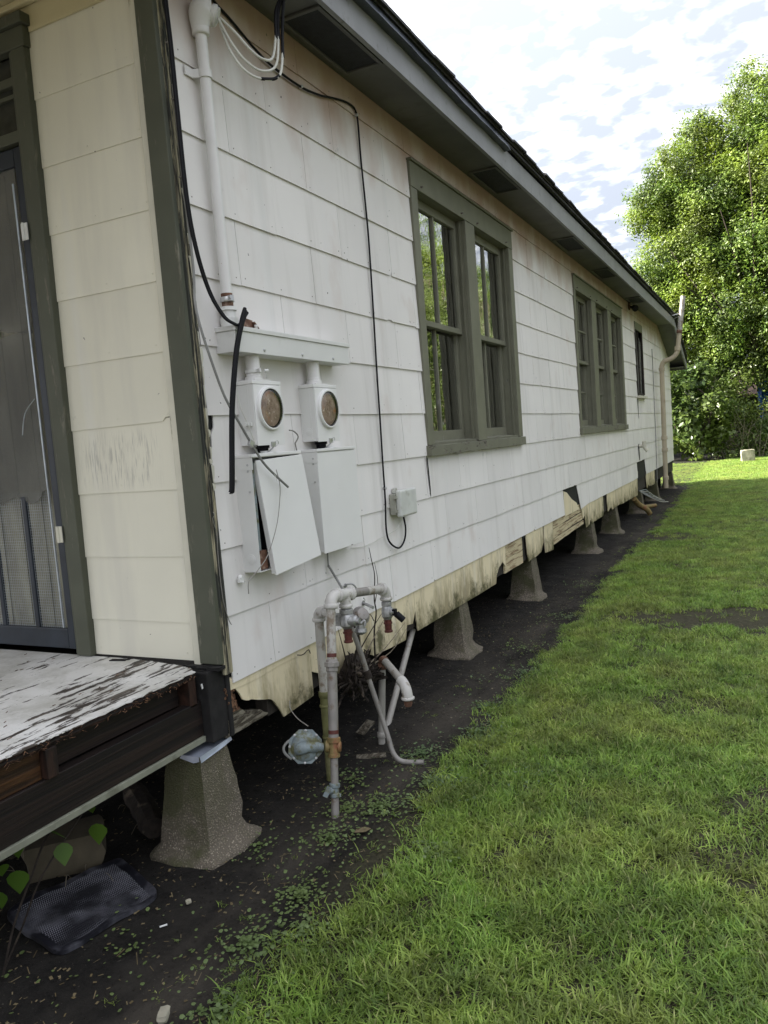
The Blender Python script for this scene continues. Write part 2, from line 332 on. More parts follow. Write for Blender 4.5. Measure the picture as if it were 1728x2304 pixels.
M['dial'] = dialm()
M['dome'] = glassm('meter_glass', 0.0, (0.95, 0.93, 0.9), 0.6)

def leafm(name, a, b, trans=0.35, rough=0.5, dry=None, inst=False, zone=False):
    k = new_mat(name)
    if inst: r_ = k.node('ShaderNodeObjectInfo').outputs['Random']
    else: r_ = k.node('ShaderNodeNewGeometry').outputs['Random Per Island']
    c = k.mix(r_, a, b)
    if zone:
        c = k.mix(k.ramp(k.noise(1.6, 5, rough=0.65), 0.43, 0.64, 0, 0.50), c, (0.27, 0.275, 0.075))
        c = k.scale(c, k.ramp(k.noise(5.5, 4, rough=0.65, off=(8, 3, 0)), 0.35, 0.65, 0.62, 1.30))
        rr = k.node('ShaderNodeNewGeometry').outputs['Random Per Island']
        c = k.mix(k.ramp(rr, 0.945, 0.96, 0, 0.7), c, (0.42, 0.36, 0.20))
        c = k.scale(c, k.ramp(rr, 0, 0.9, 0.72, 1.28))
    else:
        c = k.mix(k.ramp(k.noise(0.55, 3), 0.4, 0.62, 0, 0.55), c, tuple(x * y for x, y in zip(b, (1.35, 1.15, 0.7))))
    if not inst and not dry and trans < .27 and trans > .25: c = k.scale(c, k.ramp(k.noise(1.15, 3, off=(7, 7, 7)), 0.40, 0.60, 0.62, 1.55))
    if dry: c = k.mix(k.ramp(r_, 0.93, 0.95), c, dry)
    k.l.new(c, k.b.inputs['Base Color']); k.b.inputs['Roughness'].default_value = rough; k.b.inputs['Specular IOR Level'].default_value = 0.35
    tr = k.node('ShaderNodeBsdfTranslucent'); k.l.new(k.scale(c, 1.6), tr.inputs['Color'])
    ms = k.node('ShaderNodeMixShader', {0: trans, 1: k.b.outputs[0], 2: tr.outputs[0]})
    k.l.new(ms.outputs[0], k.n['Material Output'].inputs[0])
    return k.m
M['leaf'] = leafm('tree_leaves', (0.040, 0.082, 0.014), (0.125, 0.185, 0.026), 0.26, 0.50)
M['leafdark'] = leafm('shrub_leaves', (0.028, 0.058, 0.015), (0.085, 0.13, 0.035), 0.3, 0.35)
M['grass'] = leafm('lawn_blades', (0.115, 0.205, 0.035), (0.225, 0.325, 0.060), 0.35, 0.5, zone=True, inst=True)
M['clover'] = leafm('round_weed_leaves', (0.045, 0.085, 0.028), (0.13, 0.19, 0.085), 0.25, 0.45)
M['vineleaf'] = leafm('vine_leaf', (0.035, 0.085, 0.014), (0.065, 0.135, 0.022), 0.45, 0.45)
M['debris'] = leafm('leaf_litter', (0.025, 0.02, 0.012), (0.15, 0.13, 0.09), 0.0, 0.9)

def groundm():
    k = new_mat('soil_and_thatch')
    x = k.sepz(0)
    n = k.noise(1.3, 5, rough=0.6)
    edge = k.ramp(k.math('ADD', x, k.math('MULTIPLY', k.math('SUBTRACT', n, 0.5), 0.5)), 0.50, 0.68)
    fine = k.noise(45, 6, rough=0.75); med = k.noise(7, 5, rough=0.6, off=(4, 1, 0))
    soil = k.mix(k.ramp(fine, 0.3, 0.72), (0.003, 0.0028, 0.0026), (0.015, 0.013, 0.011))
    soil = k.mix(k.ramp(med, 0.42, 0.68, 0, 0.65), soil, (0.026, 0.0235, 0.020))
    band = k.math('MULTIPLY', k.ramp(x, 0.02, 0.30), k.ramp(x, 0.70, 0.42))
    soil = k.mix(k.math('MULTIPLY', band, k.ramp(k.noise(1.0, 5, stretch=(4, 1.2, 1), off=(2, 2, 2), rough=0.6), 0.38, 0.66, 0, 0.8)), soil, (0.060, 0.052, 0.042))
    soil = k.mix(k.ramp(k.noise(90, 3, off=(1, 6, 0)), 0.70, 0.74), soil, (0.09, 0.08, 0.065))
    th = k.mix(k.ramp(fine, 0.3, 0.7), (0.016, 0.015, 0.009), (0.062, 0.058, 0.032))
    y = k.sepz(1)
    th = k.mix(k.ramp(y, 22, 26), th, (0.10, 0.16, 0.03))
    k.l.new(k.mix(edge, soil, th), k.b.inputs['Base Color']); k.b.inputs['Roughness'].default_value = 0.9
    k.b.inputs['Specular IOR Level'].default_value = 0.2
    h = k.math('ADD', k.math('MULTIPLY', med, 1.0), k.math('MULTIPLY', fine, 0.6))
    k.l.new(k.bump(h, 0.8, 0.02), k.b.inputs['Normal'])
    return k.m
M['ground'] = groundm()

# ------------------------------------------------------------------ geometry kit
COL = scene.collection
def wloc(o):
    v = Vector((0, 0, 0))
    while o is not None: v += o.location; o = o.parent
    return v
class MB:
    def __init__(s): s.v = []; s.f = []; s.m = []
    def add(s, vs, fs, mi=0):
        b = len(s.v); s.v += [tuple(p) for p in vs]; s.f += [tuple(i + b for i in f) for f in fs]; s.m += [mi] * len(fs); return s
    def box(s, x0, x1, y0, y1, z0, z1, mi=0):
        return s.add([(x0, y0, z0), (x1, y0, z0), (x1, y1, z0), (x0, y1, z0), (x0, y0, z1), (x1, y0, z1), (x1, y1, z1), (x0, y1, z1)],
                     [(0, 3, 2, 1), (4, 5, 6, 7), (0, 1, 5, 4), (1, 2, 6, 5), (2, 3, 7, 6), (3, 0, 4, 7)], mi)
    def obox(s, c, ax, h, mi=0):
        c = Vector(c); ax = [Vector(a).normalized() for a in ax]; P = []
        for dz in (-1, 1):
            for dx, dy in ((-1, -1), (1, -1), (1, 1), (-1, 1)):
                P.append(c + ax[0] * dx * h[0] + ax[1] * dy * h[1] + ax[2] * dz * h[2])
        return s.add(P, [(0, 3, 2, 1), (4, 5, 6, 7), (0, 1, 5, 4), (1, 2, 6, 5), (2, 3, 7, 6), (3, 0, 4, 7)], mi)
    def prism(s, poly, fo, fi, mi=0):
        """poly: 2D points; fo/fi map a 2D point to the outer / inner 3D point"""
        n = len(poly)
        return s.add([fo(*p) for p in poly] + [fi(*p) for p in poly],
                     [tuple(range(n)), tuple(reversed(range(n, 2 * n)))] + [(i, i + n, (i + 1) % n + n, (i + 1) % n) for i in range(n)], mi)
    def tube(s, pts, r, n=10, caps=True, mi=0):
        pts = [Vector(p) for p in pts]; rs = r if isinstance(r, (list, tuple)) else [r] * len(pts)
        t = [(pts[min(i + 1, len(pts) - 1)] - pts[max(i - 1, 0)]).normalized() for i in range(len(pts))]
        u = t[0].orthogonal().normalized(); V = []; F = []
        for i, p in enumerate(pts):
            u = (u - t[i] * u.dot(t[i])).normalized(); w = t[i].cross(u)
            for j in range(n):
                a = 2 * math.pi * j / n; V.append(p + (u * math.cos(a) + w * math.sin(a)) * rs[i])
        for i in range(len(pts) - 1):
            for j in range(n): F.append((i * n + j, i * n + (j + 1) % n, (i + 1) * n + (j + 1) % n, (i + 1) * n + j))
        if caps: F += [tuple(reversed(range(n))), tuple(range((len(pts) - 1) * n, len(pts) * n))]
        return s.add(V, F, mi)
    def lathe(s, o, d, prof, n=20, mi=0):
        """prof: (height along d, radius)"""
        o = Vector(o); d = Vector(d).normalized(); u = d.orthogonal().normalized(); w = d.cross(u); V = []; F = []
        for h, r in prof:
            for j in range(n):
                a = 2 * math.pi * j / n; V.append(o + d * h + (u * math.cos(a) + w * math.sin(a)) * max(r, 1e-4))
        for i in range(len(prof) - 1):
            for j in range(n): F.append((i * n + j, i * n + (j + 1) % n, (i + 1) * n + (j + 1) % n, (i + 1) * n + j))
        F += [tuple(reversed(range(n))), tuple(range((len(prof) - 1) * n, len(prof) * n))]
        return s.add(V, F, mi)
    def mesh(s, name, mats, off=Vector((0, 0, 0)), smooth=None, recalc=True):
        me = bpy.data.meshes.new(name)
        me.from_pydata([(p[0] - off[0], p[1] - off[1], p[2] - off[2]) for p in s.v], [], s.f)
        for m in (mats if isinstance(mats, (list, tuple)) else [mats]): me.materials.append(m)
        if any(s.m): me.polygons.foreach_set('material_index', s.m)
        if recalc:
            b = bmesh.new(); b.from_mesh(me); bmesh.ops.recalc_face_normals(b, faces=b.faces[:]); b.to_mesh(me); b.free()
        if smooth:
            me.shade_smooth(); me.set_sharp_from_angle(angle=R(smooth))
        me.update(); return me
    def build(s, name, mat, parent=None, smooth=None, bevel=None, loc=None, seg=2, recalc=True):
        off = wloc(parent) if parent is not None else Vector((0, 0, 0))
        l = Vector(loc) if loc is not None else None
        base = l if l is not None else off
        me = s.mesh(name, mat, base, smooth, recalc)
        o = bpy.data.objects.new(name, me); COL.objects.link(o)
        if l is not None: o.location = l - off
        if parent is not None: o.parent = parent
        if bevel:
            b = o.modifiers.new('bevel', 'BEVEL'); b.width = bevel; b.segments = seg; b.limit_method = 'ANGLE'; b.angle_limit = R(40)
        return o
def tag(o, label=None, cat=None, group=None, kind=None):
    if label: o['label'] = label
    if cat: o['category'] = cat
    if group: o['group'] = group
    if kind: o['kind'] = kind
    return o
def thing(name, loc, label, cat, group=None):
    o = bpy.data.objects.new(name, None); COL.objects.link(o); o.location = loc; o.empty_display_size = 0.1
    return tag(o, label, cat, group)
def part_empty(name, parent, loc=(0, 0, 0)):
    o = bpy.data.objects.new(name, None); COL.objects.link(o); o.parent = parent; o.location = Vector(loc) - wloc(parent); o.empty_display_size = 0.1
    return o
def spline(P, k=8):
    P = [Vector(p) for p in P]; out = []
    for i in range(len(P) - 1):
        p0 = P[max(i - 1, 0)]; p1 = P[i]; p2 = P[i + 1]; p3 = P[min(i + 2, len(P) - 1)]
        for j in range(k):
            t = j / k
            out.append(0.5 * ((2 * p1) + (p2 - p0) * t + (2 * p0 - 5 * p1 + 4 * p2 - p3) * t * t + (3 * p1 - p0 - 3 * p2 + p3) * t ** 3))
    return out + [P[-1]]
def arc(a, c, b, k=7):
    a, c, b = Vector(a), Vector(c), Vector(b)
    return [a * (1 - t) ** 2 + c * 2 * t * (1 - t) + b * t * t for t in [i / k for i in range(k + 1)]]
def clip(poly, a, b, c):
    """keep the side a*y+b*z<=c"""
    out = []
    for i in range(len(poly)):
        p, q = poly[i], poly[(i + 1) % len(poly)]
        dp, dq = a * p[0] + b * p[1] - c, a * q[0] + b * q[1] - c
        if dp <= 0: out.append(p)
        if dp * dq < 0:
            t = dp / (dp - dq); out.append((p[0] + (q[0] - p[0]) * t, p[1] + (q[1] - p[1]) * t))
    return out
def ragged(pts, amp, step, rng):
    out = []
    for i in range(len(pts) - 1):
        a, b = pts[i], pts[i + 1]; n = max(1, int(math.dist(a, b) / step))
        for j in range(n):
            t = j / n; out.append((a[0] + (b[0] - a[0]) * t + (rng.uniform(-amp, amp) if j else 0), a[1] + (b[1] - a[1]) * t + (rng.uniform(-amp, amp) if j else 0)))
    return out + [pts[-1]]

# ================================================================== GROUND
GZ = -0.62
def gz(x, y):
    h = 0.018 * mnoise.noise(Vector((x * 0.9, y * 0.9, 0))) + 0.012 * mnoise.noise(Vector((x * 4, y * 4, 3)))
    w = max(0.0, 1 - abs(x - 0.30) / 0.35)                       # worn drip line by the house
    h -= 0.022 * w
    if -1.5 < x < 2.5 and -2.5 < y < 9: h += 0.006 * mnoise.noise(Vector((x * 16, y * 16, 5)))
    return GZ + h
def axis(segs):
    out = []
    for a, b, s in segs: out += list(np.arange(a, b - 1e-6, s))
    return out + [segs[-1][1]]
gx = axis([(-400, -40, 60), (-40, -10, 6), (-10, -1, 0.5), (-1, 2.4, 0.034), (2.4, 6, 0.2), (6, 14, 1), (14, 40, 6), (40, 400, 60)])
gy = axis([(-400, -40, 60), (-40, -4, 6), (-4, -1.4, 0.2), (-1.4, 8, 0.034), (8, 18, 0.12), (18, 34, 0.5), (34, 60, 4), (60, 900, 80)])
gv = [(x, y, gz(x, y)) for y in gy for x in gx]
nx = len(gx)
gf = [(j * nx + i, j * nx + i + 1, (j + 1) * nx + i + 1, (j + 1) * nx + i) for j in range(len(gy) - 1) for i in range(nx - 1)]
g = MB(); g.v = gv; g.f = gf; g.m = [0] * len(gf)
tag(g.build('ground', M['ground'], smooth=60, recalc=False), 'dark damp soil along the house turning to lawn', kind='structure')

# ================================================================== HOUSE
house = thing('house', (0, 0, 0), 'old white house on concrete piers with olive trim and peeling cream skirt', 'house')
WZ1 = 2.87
side = part_empty('side_wall', house, (0, 0, 0))
ROT = 14.6; END = 16.65
# window openings (outer edge of their trim)
WINS = [(2.18, 4.355, 0.805, 2.655), (6.78, 10.10, 0.835, 2.665), (11.42, 12.28, 1.34, 2.63)]
E_ = 0.27
def pout(z, zb): return 0.0112 - 0.0086 * (z - zb) / E_
def mk_panel(poly, zb, name, mat, parent, dx=0.0, th=0.006):
    m = MB(); m.prism(poly, lambda y, z: (pout(z, zb) + dx, y, z), lambda y, z: (pout(z, zb) - th + dx, y, z))
    cy = sum(p[0] for p in poly) / len(poly); cz = min(p[1] for p in poly)
    return m.build(name, mat, parent, loc=(0, cy, cz))
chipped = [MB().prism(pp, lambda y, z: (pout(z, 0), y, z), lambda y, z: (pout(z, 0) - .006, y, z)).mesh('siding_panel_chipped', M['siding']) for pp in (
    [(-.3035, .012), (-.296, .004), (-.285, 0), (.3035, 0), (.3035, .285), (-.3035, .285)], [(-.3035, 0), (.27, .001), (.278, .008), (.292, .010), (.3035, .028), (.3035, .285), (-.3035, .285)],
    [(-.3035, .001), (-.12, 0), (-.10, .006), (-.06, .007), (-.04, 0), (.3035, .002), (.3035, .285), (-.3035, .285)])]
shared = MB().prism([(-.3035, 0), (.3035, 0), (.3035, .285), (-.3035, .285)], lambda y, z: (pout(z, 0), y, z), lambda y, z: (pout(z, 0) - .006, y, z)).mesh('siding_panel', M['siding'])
nails = MB()
def nail(x, y, z, r=0.0032):
    nails.lathe((x - 0.001, y, z), (1, 0, 0), [(0, r), (0.0022, r * 0.8)], 6)
HOLE0 = [(5.795, 6.405)]
for kx in range(11):
    zb = kx * E_
    off = 0.305 if kx % 2 == 0 else 0.0
    y = off - 0.61
    while y < END:
        y0, y1 = max(y, 0.0), min(y + 0.61, END); y += 0.61
        if y1 - y0 < 0.04: continue
        g0, g1 = y0 + 0.0015 + rnd.uniform(0, .001), y1 - 0.0015
        jz = rnd.uniform(-.0025, .0025); tl = rnd.uniform(-.002, .002)
        if kx == 0 and abs(y0 - 5.795) < .01: continue
        if kx == 0 and y0 > 11.2 and y1 < 12.0: continue
        poly = [(g0, zb + jz - tl), (g1, zb + jz + tl), (g1, zb + 0.285), (g0, zb + 0.285)]
        full = (y1 - y0) > 0.6 and kx < 10 and y1 < ROT
        if kx == 0 and abs(y0 - 6.405) < .01: poly = [(6.60, -.024), (7.0135, 0), (7.0135, .285), (6.45, .285)]; full = False
        if kx == 0 and abs(y0 - 10.675) < .01: poly = ragged([(10.677, 0), (11.03, 0.004), (11.05, .11), (11.03, .285), (10.677, .285)], .008, .05, rnd); full = False
        if kx == 0 and abs(y0 - 11.895) < .01: poly = ragged([(12.06, 0), (12.502, 0), (12.502, .285), (11.98, .285), (12.0, .13)], .008, .05, rnd); full = False
        if kx == 4 and y0 < 0.01: pass
        if kx == 3 and y0 < 0.01: poly = [(.002, .81), (.6085, .81), (.6085, 1.095), (.045, 1.095), (.040, 1.03), (.018, 1.00), (.014, .95), (.002, .93)]; full = False
        # cut around the windows
        for (a, b, c, d) in WINS:
            a += .012; b -= .012; c += .012; d -= .012
            if g1 <= a or g0 >= b or zb + .285 <= c or zb >= d: continue
            full = False
            z0, z1 = zb + jz, zb + 0.285
            iny0, iny1, inz0, inz1 = g0 >= a, g1 <= b, z0 >= c, z1 <= d
            if iny0 and iny1 and inz0 and inz1: poly = []; break
            if inz0 and inz1:
                if g0 < a: poly = [(g0, z0), (a, z0), (a, z1), (g0, z1)]
                else: poly = [(b, z0), (g1, z0), (g1, z1), (b, z1)]
            elif iny0 and iny1:
                if z0 < c: poly = [(g0, z0), (g1, z0), (g1, c), (g0, c)]
                else: poly = [(g0, d), (g1, d), (g1, z1), (g0, z1)]
            elif g0 < a and z0 < c: poly = [(g0, z0), (g1, z0), (g1, c), (a, c), (a, z1), (g0, z1)]
            elif g0 < a: poly = [(g0, z0), (a, z0), (a, d), (g1, d), (g1, z1), (g0, z1)]
            elif z0 < c: poly = [(g0, z0), (g1, z0), (g1, z1), (b, z1), (b, c), (g0, c)]
            else: poly = [(b, z0), (g1, z0), (g1, z1), (g0, z1), (g0, d), (b, d)]
            break
        if not poly: continue
        if full:
            o = bpy.data.objects.new('siding_panel', shared if rnd.random() < .8 else rnd.choice(chipped)); COL.objects.link(o); o.parent = side
            o.location = (rnd.uniform(-.0006, .0006), (y0 + y1) / 2, zb + jz); o.rotation_euler = (rnd.uniform(-.003, .003), 0, rnd.uniform(-.002, .002))
        else:
            if kx == 10: poly = clip(poly, 0, 1, WZ1 + 0.006 * math.sin(y0 * 1.3))
            if y1 > ROT: poly = clip(poly, 0.305, 1, 2.86 + 0.305 * ROT)
            if len(poly) < 3: continue
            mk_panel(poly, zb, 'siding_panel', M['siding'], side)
        for yy in (g0 + .03, (g0 + g1) / 2, g1 - .03):
            if rnd.random() < .7 and not any(a < yy < b and c < zb + .03 < d for a, b, c, d in WINS) and zb + .03 < 2.8 and yy < ROT:
                nail(pout(zb + .03, zb), yy, zb + .025 + rnd.uniform(-.006, .008))
tag(nails.build('nail_heads', M['nail'], side), kind='stuff')
# skirt course of older cream boards, many broken
SK = [
 ragged([(-.018, .02), (-.018, -.018), (.02, -.03), (.045, -.06), (.063, -.092), (.10, -.108), (.14, -.118), (.21, -.142), (.27, -.165), (.31, -.215), (.341, -.265)], .004, .02, rnd) + [(.599, -.253), (.599, .02)],
 [(.601, .02), (.601, -.136), (.63, -.150), (.665, -.165), (.70, -.20), (.74, -.215), (.86, -.23), (.96, -.235), (1.03, -.235), (1.045, -.13), (1.03, -.03), (1.035, .02)],
 [(1.10, .02), (1.10, -.04), (1.115, -.19), (1.238, -.24), (1.45, -.255), (1.661, -.264), (1.675, -.22), (1.690, -.182), (1.775, -.193), (1.80, -.16), (1.819, -.126), (1.822, .02)],
 [(1.826, .02), (1.826, -.12), (1.845, -.256), (2.435, -.262), (2.435, .02)],
 [(2.439, .02), (2.439, -.262), (3.045, -.268), (3.045, .02)],
 [(3.049, .02), (3.049, -.268), (3.40, -.268), (3.42, -.21), (3.50, -.155), (3.60, -.128), (3.675, -.178), (3.69, -.02), (3.68, .02)],
 ragged([(4.315, .02), (4.32, -.12), (4.35, -.255), (4.80, -.235), (4.82, -.20), (4.895, -.16), (4.90, .02)], .006, .06, rnd),
 [(4.95, .02), (4.94, -.12), (4.95, -.27), (5.27, -.288), (5.30, -.10), (5.30, .02)],
 ragged([(6.80, .02), (6.82, -.12), (6.85, -.272), (7.05, -.265), (7.12, -.21), (7.18, -.265), (7.41, -.262), (7.41, .02)], .006, .06, rnd),
 ragged([(7.42, .02), (7.42, -.262), (7.95, -.258), (7.98, -.20), (7.99, .02)], .006, .08, rnd),
 ragged([(8.29, .02), (8.27, -.10), (8.29, -.25), (8.55, -.215), (8.62, -.255), (8.90, -.25), (8.90, .02)], .006, .08, rnd),
 [(8.91, .02), (8.91, -.25), (9.20, -.245), (9.5, -.262), (9.5, .02)],
 [(9.51, .02), (9.51, -.262), (10.12, -.262), (10.12, .02)],
 ragged([(10.13, .02), (10.13, -.265), (10.8, -.275), (11.0, -.28), (11.03, .02)], .005, .1, rnd),
 ragged([(12.1, .02), (12.05, -.10), (12.12, -.27), (12.35, -.2), (12.42, -.25), (12.60, -.25), (12.62, .02)], .006, .08, rnd),
 ragged([(12.64, .02), (12.66, -.26), (13.2, -.262), (13.22, .02)], .006, .1, rnd),
]
for pz in SK:
    pz = [(a, min(b, .05)) for a, b in pz]
    m = MB(); tlt = rnd.uniform(0.0, .004)
    m.prism(pz, lambda y, z: (.0015 - tlt * z / .27, y, z), lambda y, z: (-.0055 - tlt * z / .27, y, z))
    m.build('skirt_board', M['skirt'], side, loc=(0, pz[0][0], 0))
# strip of cream board that shows proud under the first panel at the corner, cracked seam below it
m = MB(); m.prism(ragged([(-.014, .015), (-.014, -.028), (.06, -.034), (.20, -.036), (.35, -.030), (.60, -.034)], .002, .05, rnd) + [(.60, .015)], lambda y, z: (.0045, y, z), lambda y, z: (.0018, y, z))
m.build('skirt_board', M['skirt'], side)
def planks(y0, y1, zs, tilt=0.0):
    for (a, b) in zs:
        m = MB(); jj = rnd.uniform(0, .003)
        pz = ragged([(y0, a), (y1, a + tilt)], .004, .12, rnd) + list(reversed(ragged([(y0, b), (y1, b + tilt * .6)], .002, .3, rnd)))
        m.prism(pz, lambda y, z: (-.006 + jj, y, z), lambda y, z: (-.018 + jj, y, z)); m.build('sheathing_plank', M['oldplank'], side)
planks(3.66, 4.20, [(-.118, .012), (-.236, -.124)])
planks(5.31, 6.76, [(-.085, .02), (-.18, -.092), (-.245, -.19)], .03)
m = MB(); m.prism([(5.85, -.02), (6.56, -.02), (6.42, .07), (6.20, .13), (5.98, .225), (5.84, .25), (5.83, .10)], lambda y, z: (.0, y, z), lambda y, z: (-.005, y, z)); m.build('skirt_board', M['skirt'], side)
m = MB(); m.prism([(6.62, .0), (6.77, .0), (6.78, -.12), (6.70, -.15)], lambda y, z: (.006, y, z), lambda y, z: (-.003, y, z)); m.build('skirt_board', M['skirt'], side)
m = MB(); m.prism(ragged([(11.04, .12), (11.13, .11), (11.12, .02), (11.05, .0)], .006, .04, rnd), lambda y, z: (.0, y, z), lambda y, z: (-.006, y, z)); m.build('skirt_board', M['skirt'], side)
# felt and structure behind
body = MB()
ycuts = [0.0] + [v for w in WINS for v in (w[0] + .03, w[1] - .03)] + [END]
for i in range(0, len(ycuts) - 1):
    a, b = ycuts[i], ycuts[i + 1]
    if i % 2 == 0: body.box(-.02, -.006, a, b, -.03 if i else .0, 2.86)
    else:
        w = WINS[i // 2]
        body.box(-.02, -.006, a, b, -.03, w[2] + .03); body.box(-.02, -.006, a, b, w[3] - .03, 2.86)
body.build('wall_felt', M['felt'], side)
MB().box(-.085, -.022, .26, END - .02, -.235, .0).build('sill_beam', M['dark'], side)
# corner rot: broken wood and grey plank under the first board
m = MB(); rr = random.Random(3)
for i in range(9):
    z0 = -.022 - i * .012; yy = -.04 + i * .003
    m.obox((-.022, (yy + .02 + .006 * math.sin(i * 2)), z0), ((1, 0, .1), (0, 1, -.12), (0, .12, 1)), (.020 + rr.uniform(0, .008), .024 + rr.uniform(-.008, .012), .0055))
m.build('broken_wood', M['brokenwood'], side)
m = MB(); m.prism(ragged([(-.045, -.216), (.236, -.214)], .002, .05, rr) + list(reversed(ragged([(-.030, -.12), (.03, -.118), (.09, -.165), (.16, -.172), (.236, -.208)], .007, .025, rr))), lambda y, z: (-.004, y, z), lambda y, z: (-.060, y, z))
m.build('sill_plank', M['graywood'], side, loc=(0, 0, -.2))
# crack line left by a slipped panel below the first window and a chip
# other walls, floor, rooms
sh = MB()
sh.box(-8.0, -.03, .0, END, -.06, -.032)                      # floor
sh.box(-8.02, -8.0, .0, END, -.62, 2.86); sh.box(-8.0, -.02, END - .02, END, -.06, 2.2); sh.box(-8, -.3, END - .04, END - .02, -.66, -.06)  # unseen far and rear walls closed to the ground to keep crawl space dark
sh.box(-8, -1.8, -.04, -.02, -.62, 2.86); sh.box(-.76, -.02, -.045, -.02, .0, 2.86); sh.box(-1.8, -.76, -.045, -.02, 2.66, 2.86)
sh.box(-8.0, -.03, .0, ROT, 2.83, 2.86)
sh.box(-2.2, -2.18, 0, END, 0, 2.83)
sh.build('inner_shell', M['room'], house)
# ---- corner boards
m = MB(); m.prism([(-.076, .098), (.028, .098), (.006, 2.86), (-.080, 2.86)], lambda x, z: (x, -.086, z), lambda x, z: (x, -.062, z)); m.build('corner_board', M['post'], house, bevel=.004)
lx = lambda z: .0265 - .0222 * max(0, z - .098) / 2.76
m = MB(); m.prism([(-.061, .05), (-.012, .05), (-.008, 2.86), (-.061, 2.86)], lambda y, z: (lx(z), y, z), lambda y, z: (lx(z) - .02, y, z))
for yy, rr_ in ((-.052, .005), (-.038, .004), (-.024, .0035)): m.tube([(lx(.05) + .001, yy, .05), (lx(2.85) + .001, yy, 2.85)], rr_, 6)
m.build('corner_side_board', M['post_side'], house, bevel=.002)
# flaking cream ribbon down the corner
m = MB(); r3 = random.Random(5); z = 2.1
while z > .75:
    hh = r3.uniform(.02, .09); w = r3.uniform(.003, .010)
    yy = -.016 + r3.uniform(-.005, .005)
    m.prism([(yy - w, z), (yy + w * r3.uniform(.4, 1), z - .004), (yy + w * r3.uniform(.5, 1.1), z - hh * .6), (yy - w * .5, z - hh)], lambda y, z_: (lx(z_) + .0045, y, z_), lambda y, z_: (lx(z_) - .001, y, z_))
    z -= hh + (0 if r3.random() < .7 else r3.uniform(.01, .06))
tag(m.build('paint_flakes', M['white_trim'], house), kind='stuff')
m = MB(); m.prism(ragged([(-.024, .05), (-.022, 2.6)], .002, .2, r3) + list(reversed(ragged([(-.006, .05), (-.003, 1.0), (-.006, 2.6)], .006, .03, r3))), lambda y, z: (.002, y, z), lambda y, z: (-.006, y, z)); m.build('corner_gap_board', M['charred'], house)
m = MB(); m.box(-.113, -.0775, -.078, -.060, .09, 2.80); m.build('corner_trim', M['white_trim'], house, bevel=.003)
# ---- front wall
front = part_empty('front_wall', house, (0, -.056, 0))
for kx in range(0, 10):
    zb = kx * E_ - .0144; z0 = max(zb, .10); z1 = min(zb + .285, 2.69)
    poly = [(-.668, z0), (-.1145, z0), (-.1145, z1), (-.668, z1)]
    if kx == 4: poly = [(-.668, z0), (-.165, z0 + .002), (-.150, z0 + .018), (-.1145, z0 + .020), (-.1145, z1), (-.668, z1)]
    if kx == 5: pass
    m = MB(); m.prism(poly, lambda x, z: (x, -.060 + .005 * (z - zb) / E_, z), lambda x, z: (x, -.046, z))
    m.build('siding_panel', M['front_siding'], front, loc=(-.39, -.056, z0))
    for xx in (-.64, -.39, -.14):
        nl = MB().lathe((xx, -.0605, z0 + .03), (0, -1, 0), [(0, .003), (.0015, .0022)], 6)
    
nl = MB(); r5 = random.Random(9)
for kx in range(10):
    for xx in (-.635, -.40, -.145): nl.lathe((xx + r5.uniform(-.02, .02), -.0595, max(kx * E_ - .0144, .10) + .03), (0, -1, 0), [(0, .003), (.0018, .0022)], 6)
tag(nl.build('nail_heads', M['front_siding'], front), kind='stuff')
MB().box(-.779, -.1145, -.058, -.046, 2.692, 2.80).build('frieze_board', M['cream'], front, bevel=.001)
MB().box(-2.2, -.783, -.058, -.046, 2.692, 2.80).build('frieze_board', M['cream'], front, bevel=.001)
MB().box(-.652, -.1145, -.066, -.058, 2.676, 2.69).build('frieze_bead', M['cream'], front)
# ---- door surround
dr = part_empty('door_frame', house, (-.7, -.06, 0))
MB().box(-.745, -.669, -.088, -.05, .095, 2.62).build('side_casing', M['post'], dr, bevel=.004)
MB().box(-1.92, -.660, -.090, -.05, 2.62, 2.70).build('head_casing', M['post'], dr, bevel=.004)
MB().box(-1.94, -.648, -.106, -.05, 2.702, 2.745).build('head_ledge', M['post'], dr, bevel=.003)
MB().box(-1.92, -1.84, -.088, -.05, .095, 2.62).build('side_casing', M['post'], dr, bevel=.004)
MB().box(-.764, -.747, -.080, .03, .095, 2.62).build('door_jamb', M['post'], dr, bevel=.002)
MB().box(-1.84, -.764, -.075, -.03, 2.272, 2.318).build('transom_bar', M['post'], dr, bevel=.003)
MB().box(-1.84, -.764, -.066, -.04, 2.500, 2.535).build('transom_rail', M['post'], dr, bevel=.003)
MB().box(-1.84, -.764, -.044, -.036, 2.50, 2.62).build('transom_pane', M['glassdark'], dr)
MB().box(-1.84, -.764, -.044, -.036, 2.318, 2.50).build('transom_pane', M['glassdark'], dr)
MB().box(-1.84, -.764, -.060, -.046, 2.455, 2.47).build('transom_glazing_bar', M['post'], dr)
